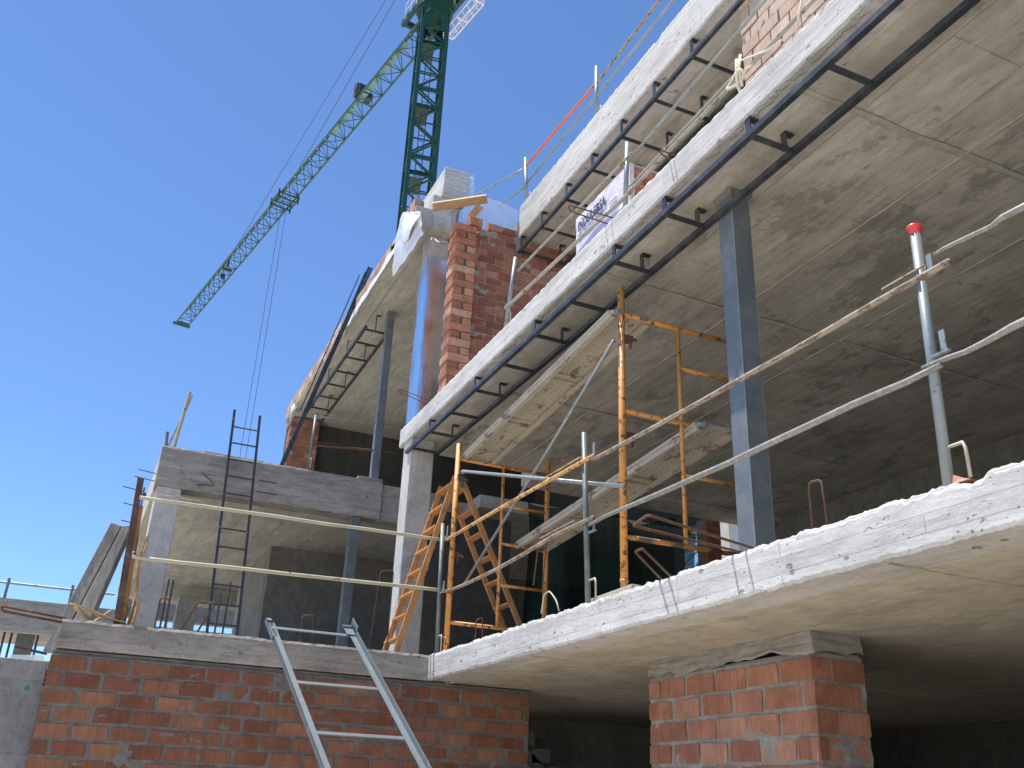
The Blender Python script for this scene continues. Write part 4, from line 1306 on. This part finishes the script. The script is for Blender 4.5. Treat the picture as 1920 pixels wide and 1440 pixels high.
# ------------------------------------------------------------------ upper left: plastic along the slab, bars, posts
m = MB()
def strip(u, v):
    y = 14.45 - 3.4 * u
    lo = SL3 - .02 - .06 * abs(nz(u * 9, 1)) - .04 * (1 - u)
    hi = SL3 + .075 + .05 * nz(u * 7, 4)
    return (3.02 + .012 * nz(u * 12, v * 4), y, lo + (hi - lo) * v)
m.sheet(strip, 60, 4)
tag(m.build("plastic_strip", M_WHITE, smooth=True, solid=0.003), "wavy white plastic strip along the edge of the upper left slab", "plastic sheet")
m = MB()
q = [onx(736, 520, 3.02), onx(793, 440, 3.02), onx(788, 396, 3.0), onx(757, 398, 2.98)]
def flap(u, v):
    p = q[0].lerp(q[1], u).lerp(q[3].lerp(q[2], u), v)
    return (p.x - .05 * math.sin(v * 3.0) * (1 - u) + .02 * nz(u * 5, v * 5), p.y, p.z + .03 * nz(u * 4, v * 3))
m.sheet(flap, 16, 16)
tag(m.build("plastic_flap", M_MILKY, smooth=True, solid=0.003), "large loose milky plastic flap hanging beside the wrapped column head", "plastic sheet")
m = MB()
q2 = [onx(755, 458, 2.97), onx(765, 450, 2.97), onx(788, 405, 2.97), onx(760, 400, 2.97)]
m.sheet(lambda u, v: tuple(q2[0].lerp(q2[1], u).lerp(q2[3].lerp(q2[2], u), v) + V((-.03 * math.sin(v * 3), 0, .02 * nz(u * 4, v * 4)))), 10, 12)
tag(m.build("plastic_flap", M_WHITE, smooth=True, solid=0.003), "bright white folded plastic sheet above the slab near the crane mast", "plastic sheet")
m = MB()
q3 = [ony(533, 812, 18.5), ony(580, 735, 18.5), ony(600, 700, 18.0), ony(545, 765, 18.3)]
m.sheet(lambda u, v: tuple(q3[0].lerp(q3[1], u).lerp(q3[3].lerp(q3[2], u), v) + V((.04 * nz(u * 4, v * 4), -.2 * math.sin(v * 3), .03 * nz(u * 5, v)))), 14, 8)
tag(m.build("plastic_flap", M_MILKY, smooth=True, solid=0.003), "milky plastic sheet wrapped round the far end of the upper left slab", "plastic sheet")

BG = "dark steel bars leaning against the upper left slab"
for (a, b, r_, lb) in (((527, 872), (692, 502), .030, "thickest of the dark leaning steel bars beside the slab edge"),
                       ((531, 870), (697, 503), .022, "dark leaning steel bar nearest the slab edge"),
                       ((535, 862), (685, 510), .012, "thin dark leaning steel bar beside the thickest one"),
                       ((563, 770), (674, 516), .011, "outer thin dark leaning steel rod seen against the sky")):
    p0 = ony(a[0], a[1], 13.30); p1 = ony(b[0], b[1], 13.75)
    if a[1] > 800:
        dd = (p0 - p1).normalized(); p0 = p0 + dd * .05
    tag(MB().bar(p0, p1, r_ * 1.5, r_ * 1.5, (1, 0, 0)).build("leaning_bar", M_BLACK), lb, "steel bar", BG)

t = guard_post("grey guard post on the upper beam near the brick pillar", 2.545, 13.27, S2T, 6.82, .021, M_POSTGREY, "posts on the upper beam", -.0)
rail("grey upper rail from the guard post past the upper steel column", bent(ony(592, 780, 13.3), ony(760, 800, 13.3), 0, 6), .015, M_RUSTPIPE, "rails on the upper beam", clip=(.0, .25))
rail("rusty lower rail from the guard post to the upper steel column", bent(ony(586, 834, 13.3), ony(706, 845, 13.3), 0, 6), .018, M_RUST, "rails on the upper beam", clip=(.0, .35))
rail("thin wire rail between the upper steel column and the slab end", bent(ony(706, 845, 13.3), ony(752, 851, 13.3), 0, 6), .006, M_RUSTDARK, "rails on the upper beam")
PG = "poles on the upper beam's left end"
tag(MB().tube([ony(325, 842, 13.6), ony(356, 735, 13.6)], .026, 10).build("pole", M_YELLOWPIPE), "tall leaning pale pole on the upper beam's left end", "pole", PG)
tag(MB().tube([ony(311, 840, 13.6), ony(314, 810, 13.6)], .022, 10).build("pole", M_POSTGREY), "short grey stub pole on the upper beam's left end", "pole", PG)
tag(MB().bar(ony(316, 836, 13.7), ony(361, 742, 13.7), .03, .012, (0, 1, 0)).build("brace_bar", M_YELLOWPIPE), "flat pale bar crossing behind the tall leaning pole", "bar", PG)
m = MB(); p0 = ony(382, 848, 13.3); p1 = ony(494, 868, 13.3)
m.bar(p0, p1, .05, .025)
tag(m.build("scrap_board", M_WOOD_OLD), "thin weathered board lying on the upper beam behind the dark ladder", "board")

# ------------------------------------------------------------------ precast panels leaning at the left
for lb, bx0, bx1, tx0, tx1, y_ in (("left precast concrete plank leaning against its twin", (93, 1195), (118, 1195), (208, 979), (228, 986), 11.9),
                                   ("right precast concrete plank leaning beside the rusty post", (120, 1195), (154, 1195), (229.5, 986), (247, 984), 11.82)):
    a0, a1, b1, b0 = ony(*bx0, y_), ony(*bx1, y_), ony(*tx1, y_ + .5), ony(*tx0, y_ + .5)
    dn = V((0, 0, 1)) * 0
    # extend down to the slab
    def ext(b, a):
        d = (a - b); k = (a.z - S1T) / -d.z
        return a + d * k
    a0, a1 = ext(b0, a0), ext(b1, a1)
    th = V((.04, .16, 0))
    m = MB(); m.hexa([a0, a1, a1 + th, a0 + th, b0, b1, b1 + th, b0 + th])
    tag(m.build("concrete_plank", M_PANEL, bevel=0.01), lb, "concrete plank", "leaning precast planks")

# ------------------------------------------------------------------ far building behind the left wing
fb = thing("far_building", "distant unfinished concrete building with steel column and props beyond the left wing", "building", (-1, 28, 0))
m = MB(); m.box(-9, 0.6, 25.0, 25.3, 4.73, 5.46); m.box(-9, 0.6, 25.3, 29.9, 5.0, 5.40); m.build("slab", M_FRONT, fb)
m = MB(); m.box(0.9, 6.0, 30.0, 30.5, 6.1, 7.5); m.build("upper_floor", M_WALLIN, fb)
m = MB(); m.box(0.9, 6.0, 30.0, 30.3, 0, 5.87); m.build("parapet", M_GREY, fb)
m = MB(); m.box(-1.50, -1.10, 26.6, 27.0, 0, 5.0); m.build("steel_column", M_BLUESTEEL, fb)
for px_ in (22, 8, 72):
    a_ = ony(px_, 1190, 27.5)
    MB().tube([(a_.x, 27.5, 0), (a_.x, 27.5, 5.0)], .03, 8).build("prop", M_BLACK, fb)
for px_ in (8, 132):
    a_ = ony(px_, 1120, 25.1)
    MB().tube([(a_.x, 25.15, 5.4), (a_.x, 25.15, 5.95)], .035, 8).build("guard_post", M_POSTGREY, fb)
MB().tube([(-9, 25.15, 5.84), (.5, 25.15, 5.84)], .03, 8).build("guard_rail", M_GALV, fb)
m = MB(); a_ = ony(20, 1222, 24.5); b_ = ony(86, 1216, 24.5)
m.box(a_.x, b_.x, 24.5, 25.0, a_.z - .3, a_.z - .02, jit=.05)
tag(m.build("wrapped_bundle", M_MILKY), "bundle in white plastic before the far building's steel column", "bundle")
m = MB(); m.bar(ony(28, 1213, 24.2), ony(88, 1226, 24.2), .10, .05)
tag(m.build("rusty_beam", M_RUSTDARK), "rusty flat beam lying over the white plastic bundle", "beam")

# props inside the lower left storey
for px_, zt_, lb in ((300, 4.15, "left dark thin prop behind the rounded rebar loop"), (404, 4.05, "dark thin prop behind the leaning orange rebar loop"), (419, 4.2, "dark thin prop right of the dark ladder's foot"), (309, 4.15, "second dark thin prop behind the rounded rebar loop")):
    a_ = ony(px_, 1175, 11.6)
    tag(MB().tube([(a_.x, 11.6, S1T), (a_.x, 11.6, zt_ - .35)], .012, 8).build("thin_prop", M_BLACK), lb, "prop", "thin props on the terrace")

# ------------------------------------------------------------------ opening at the back: netting, brick jamb, palm, white column
nt = MB()
def netf(u, v):
    x = 5.48 + 2.92 * u
    return (x, 11.75 + .10 * math.sin(x * 7) + .12 * nz(x * 2, v * 2), S1T + .02 + (2.72) * v - .15 * abs(math.sin(x * 2.4)) * (1 if v > .9 else 0))
nt.sheet(netf, 110, 24)
tag(nt.build("safety_netting", M_NET, smooth=True), "dark green safety netting hung across the back of the first storey", "netting")
m = MB(); m.box(8.37, 8.62, 11.5, 11.75, S1T, S2B - .002)
mbk, mok = MB(), MB()
jb = thing("brick_jamb", "narrow brick jamb beside the bright gap behind the steel column", "brick jamb", (8.5, 11.6, S1T))
courses(mbk, mok, (8.37, 11.49, S1T), (1, 0, 0), (0, -1, 0), .25, S2B - S1T, .25, .1075, .012, .1, seed=71)
mbk.build("bricks", M_RED, jb); m.build("mortar", M_MORTAR, jb)
m = MB(); m.box(10.1, 10.55, 13.2, 13.6, 0, 9)
tag(m.build("white_column", M_WHITECOL, bevel=.01), "white rendered column outside the gap at the back", "column")
m = MB()
for z_ in (4.7, 4.95, 5.2): m.tube([(9.4, 13.0, z_), (10.6, 13.0, z_)], .015, 6)
m.tube([(9.28, 12.4, S1T), (9.28, 12.4, 6)], .025, 8)
tag(m.build("balcony_railing", M_BLACK), "thin dark railing before the white column at the back", "railing")
pt = thing("palm_tree", "bright green palm fronds showing through the gap at the back", "palm", (12.05, 16.2, 0))
MB().tube([(12.05, 16.2, 0), (12.05, 16.2, 6.7)], [.2, .15], 10).build("trunk", M_TRUNK, pt)
m = MB(); rg = random.Random(5)
for k in range(34):
    a = k * 2.399; el = rg.uniform(-.5, 1.2)
    d = V((math.cos(a) * math.cos(el), math.sin(a) * math.cos(el), math.sin(el)))
    c0_ = V((12.05, 16.2, 6.85))
    spine = [c0_ + d * s_ + V((0, 0, -.28 * s_ * s_)) for s_ in (0, .5, 1.0, 1.5, 1.9)]
    m.tube(spine, [.02, .018, .014, .01, .004], 5)
    sd_ = d.cross(V((0, 0, 1))).normalized()
    for i in range(26):
        s_ = .25 + 1.6 * i / 26
        p = c0_ + d * s_ + V((0, 0, -.28 * s_ * s_))
        for sg in (-1, 1):
            tip = p + sd_ * sg * .38 + d * .25 + V((0, 0, -.18))
            b0 = len(m.v); m.v += [p, p + d * .03, tip]; m.face((b0, b0 + 1, b0 + 2))
m.build("crown", M_LEAF, pt)

# ------------------------------------------------------------------ tower crane
cr = thing("tower_crane", "tall green tower crane with a long lattice jib against the blue sky", "crane", (13.1, 45.9, 0))
fr = V((0.989, -0.148, 0)); fl = V((0.148, 0.989, 0))
c0 = V((12.17, 45.0, 0))
S_ = 1.64
cor = [c0, c0 + fr * S_, c0 + fr * S_ + fl * S_, c0 + fl * S_]
CC = (cor[0] + cor[2]) / 2
CJ = V((13.103, 45.836, 0))
ZM = 48.4
m = MB()
for c in cor:
    m.bar(c, c + V((0, 0, ZM)), .25, .25, (fl.x, fl.y, 0))
z = 1.0
sec = 5.3
zs = ZM - .6
while zs > 0:
    for i in range(4):
        a, b = cor[i], cor[(i + 1) % 4]
        m.bar(a + V((0, 0, zs)), b + V((0, 0, zs)), .10, .30, (0, 0, 1))
        nseg = 4
        hgt = sec / nseg
        for k in range(nseg):
            z1_, z0_ = zs - k * hgt, zs - (k + 1) * hgt
            if z0_ < 0: break
            p, q_ = (a, b) if k % 2 == 0 else (b, a)
            m.bar(p + V((0, 0, z1_)), q_ + V((0, 0, z0_)), .08, .11, (0, 0, 1))
            m.bar(a + V((0, 0, z0_)), b + V((0, 0, z0_)), .06, .08, (0, 0, 1))
    zs -= sec
# ladder inside
for s_ in (-.2, .2):
    m.tube([CC + V((s_, .3, 1)), CC + V((s_, .3, ZM))], .03, 5)
for k in range(int(ZM / .45)):
    m.bar(CC + V((-.2, .3, 1 + k * .45)), CC + V((.2, .3, 1 + k * .45)), .03, .03)
for k in range(8):
    zz = ZM - 2.2 - k * 5.3
    if zz > 2:
        m.hexa([cor[0] + V((0, 0, zz)), cor[0].lerp(cor[1], .6) + V((0, 0, zz)), cor[3].lerp(cor[2], .6) + V((0, 0, zz)), cor[3] + V((0, 0, zz)),
                cor[0] + V((0, 0, zz + .05)), cor[0].lerp(cor[1], .6) + V((0, 0, zz + .05)), cor[3].lerp(cor[2], .6) + V((0, 0, zz + .05)), cor[3] + V((0, 0, zz + .05))])
m.build("mast", M_GREEN, cr)
# head: collar with gusset plates, turntable, upper frame
J = V((-0.178, 0.984, 0)).normalized()
JS = V((J.y, -J.x, 0))
ct = V((CC.x, CC.y, 0))
m = MB()
for i in range(4):
    a, b = cor[i], cor[(i + 1) % 4]
    mid = (a + b) / 2
    n_ = (mid - CC).normalized() * .10
    for p, q_ in ((a, b), (b, a)):
        pts = [p + V((0, 0, ZM - .7)), p.lerp(q_, .22) + V((0, 0, ZM - .7)), p.lerp(q_, .46) + V((0, 0, ZM + 1.0)), p + V((0, 0, ZM + 1.0))]
        m.hexa([x + n_ * .6 for x in pts] + [x + n_ for x in pts])
m.tube([ct + V((0, 0, ZM + .55)), ct + V((0, 0, ZM + .9)), ct + V((0, 0, ZM + .9)), ct + V((0, 0, ZM + 1.35))], [1.04, 1.04, 1.12, 1.12], 28)
m.tube([ct + V((0, 0, ZM + 1.35)), ct + V((0, 0, ZM + 1.6))], [1.25, 1.25], 28)
m.build("slewing_ring", M_GREEN, cr)
m = MB()
zt = ZM + 1.6
def pj(f_, s_, z_): return ct + J * f_ + JS * s_ + V((0, 0, z_))
for s_ in (-1.05, 1.05):
    m.bar(pj(2.6, s_, zt + .25), pj(-3.2, s_, zt + .25), .25, .5)
m.box(ct.x - 1.0, ct.x + 1.0, ct.y - 1.0, ct.y + 1.0, zt, zt + .35)
for f_ in (2.4, 0.9, -1.1, -3.0):
    m.bar(pj(f_, -1.05, zt + .25), pj(f_, 1.05, zt + .25), .25, .45)
for s_ in (-.8, .8):
    m.bar(pj(.9, s_, zt), pj(-.2, s_ * .3, 60.0), .22, .22)
    m.bar(pj(-1.3, s_, zt), pj(-.2, s_ * .3, 60.0), .22, .22)
for k in range(4):
    f_ = .9 - .25 * k; b2 = -1.3 + .25 * k; zz = zt + 1.0 + 1.9 * k
    m.bar(pj(f_, -.7, zz), pj(b2, -.7, zz + 1), .1, .1); m.bar(pj(f_, .7, zz), pj(b2, .7, zz + 1), .1, .1)
m.tube([pj(-.6, .55, zt - .15), pj(-.6, .55, zt + .3)], .28, 14)
m.build("slewing_frame", M_GREEN, cr)
# jib
JB = 48.75
def jp(t, s_, z_): return CJ + J * (1.9 + t) + JS * (s_ - 0.25) + V((0, 0, JB + z_))
LJ = 53.5
W2, HJ = .68, 1.25
m = MB()
for s_ in (-W2, W2):
    m.bar(jp(-3.2, s_, 0), jp(LJ, s_, 0), .12, .13)
m.bar(jp(0, 0, HJ), jp(LJ - 1.2, 0, HJ), .11, .11)
NP = 34
for i in range(NP):
    t0, t1 = LJ * i / NP, LJ * (i + 1) / NP
    tm_ = (t0 + t1) / 2
    m.bar(jp(t0, -W2, 0), jp(t0, W2, 0), .05, .06)
    if i % 2: m.bar(jp(t0, -W2, 0), jp(t1, W2, 0), .045, .05)
    else: m.bar(jp(t0, W2, 0), jp(t1, -W2, 0), .045, .05)
    for s_ in (-W2, W2):
        m.bar(jp(t0, s_, 0), jp(tm_, 0, HJ), .05, .05)
        if tm_ < LJ - 1.2: m.bar(jp(tm_, 0, HJ), jp(t1, s_, 0), .05, .05)
m.bar(jp(LJ, -W2 - .25, 0), jp(LJ, W2 + .25, 0), .30, .25)
m.bar(jp(LJ - .6, -W2, 0), jp(LJ - .6, W2, 0), .15, .2)
m.build("jib", M_GREENJIB, cr)
m = MB()
for i in range(6):
    m.bar(jp(.6 + 2.1 * i, -W2 + .30, .12), jp(2.5 + 2.1 * i, -W2 + .30, .12), .46, .04)
m.build("walkway", M_PALEGREEN, cr)
m = MB()
tj = 7.4
m.bar(jp(tj - .5, -.5, .5), jp(tj + .5, -.5, .5), .8, .7); m.bar(jp(tj - .2, .1, .35), jp(tj + .5, .1, .35), .5, .5)
m.tube([jp(tj, -1.0, .8), jp(tj, -.2, .8)], .35, 12)
m.build("hoist_unit", M_MACHINE, cr)
m = MB()
tt = 23.3
for s_ in (-W2 - .2, W2 + .2):
    m.bar(jp(tt - 1.1, s_, -.15), jp(tt + 1.1, s_, -.15), .12, .16)
    m.bar(jp(tt - .9, s_, -.6), jp(tt - .9, s_, .25), .12, .12); m.bar(jp(tt + .9, s_, -.6), jp(tt + .9, s_, .25), .12, .12)
for f_ in (-1.1, -.4, .4, 1.1):
    m.bar(jp(tt + f_, -W2 - .2, -.18), jp(tt + f_, W2 + .2, -.18), .10, .12)
m.build("trolley", M_GREEN, cr)
m = MB()
for s_ in (-.22, .30):
    m.tube([jp(tt + s_ * .4, s_, -.2), jp(tt + s_ * .4, s_, -30)], .022, 5)
m.build("hoist_rope", M_CABLE, cr)
apex = pj(-.2, 0, 60.0)
for s_, ta in ((0.05, 22.5), (-0.05, 38.5)):
    MB().tube([apex + JS * s_ * 4, jp(ta, 0, HJ)], .032, 5).build("jib_tie", M_CABLE, cr)
m = MB()
m.bar(jp(38.4, -.5, .05), jp(38.4, .5, .05), .25, .25); m.tube([jp(38.0, -.1, .3), jp(38.2, -.1, 1.2)], .16, 8)
m.tube([jp(40.2, .15, .25), jp(40.6, .3, .25)], .25, 10)
m.build("rope_anchor", M_MACHINE, cr)
# counter jib
m = MB()
for s_ in (-.75, .75):
    m.bar(pj(-2.5, s_, zt + .25), pj(-14, s_, zt + .25), .2, .3)
for k in range(9):
    m.bar(pj(-3 - 1.3 * k, -.75, zt + .25), pj(-3 - 1.3 * k, .75, zt + .25), .08, .1)
    m.bar(pj(-3 - 1.3 * k, -.75, zt + .25), pj(-4.3 - 1.3 * k, .75, zt + .25), .06, .08)
m.box(ct.x + 2.4, ct.x + 3.6, ct.y - 14.5, ct.y - 12.5, zt - 1.2, zt + .6)
m.build("counter_jib", M_GREEN, cr)
# service platform
m = MB()
def pf(f_, s_, z_): return pj(f_, s_, zt - .2 + z_)
f0, f1, s0, s1 = -2.6, 1.3, 1.35, 2.25
for f_ in (f0, f1, -.6):
    m.bar(pf(f_, s0, 0), pf(f_, s1, 0), .09, .09)
for s_ in (s0, s1, 1.8):
    m.bar(pf(f0, s_, 0), pf(f1, s_, 0), .07, .07)
for k in range(6):
    a = f0 + (f1 - f0) * k / 6
    m.bar(pf(a, s0, 0), pf(a + .65, s1, 0), .035, .035)
for f_ in (f0, -1.3, 0, f1):
    m.tube([pf(f_, s1, 0), pf(f_, s1, 1.1)], .035, 6)
for z_ in (.55, 1.1):
    m.tube([pf(f0, s0, z_), pf(f0, s1, z_), pf(f1, s1, z_)], .035, 6)
m.build("service_platform", M_CRANEWHITE, cr)
m = MB()
for f_ in (.2, 1.0, 1.8):
    m.tube([pj(f_, -1.3, zt), pj(f_, -1.3, zt + 1.3)], .03, 6)
for z_ in (.7, 1.3): m.tube([pj(.2, -1.3, zt + z_), pj(1.8, -1.3, zt + z_)], .03, 6)
m.build("side_railing", M_CRANEWHITE, cr)

m = MB(); p0 = onx(1128, 1108, 3.36); p1 = onx(1186, 1083, 3.36)
m.bar(V((3.40, p0.y + .12, S1T + .03)), V((3.38, p1.y - .1, S1T + .03)), .18, .055)
tag(m.build("concrete_offcut", M_SEAM, bevel=.008), "pale block offcut lying on the slab edge behind the middle guard post", "block")
m = MB(); c_ = onx(1797, 888, 3.27)
m.cur = .8
m.hexa([(3.25, c_.y + .05, S1T), (3.33, c_.y + .05, S1T), (3.33, c_.y - .07, S1T), (3.25, c_.y - .07, S1T), (3.26, c_.y + .06, S1T + .07), (3.28, c_.y + .06, S1T + .07), (3.28, c_.y - .02, S1T + .02), (3.26, c_.y - .02, S1T + .02)])
tag(m.build("brick_shard", M_TOOTH), "small broken brick shard at the foot of the red capped guard post", "brick")
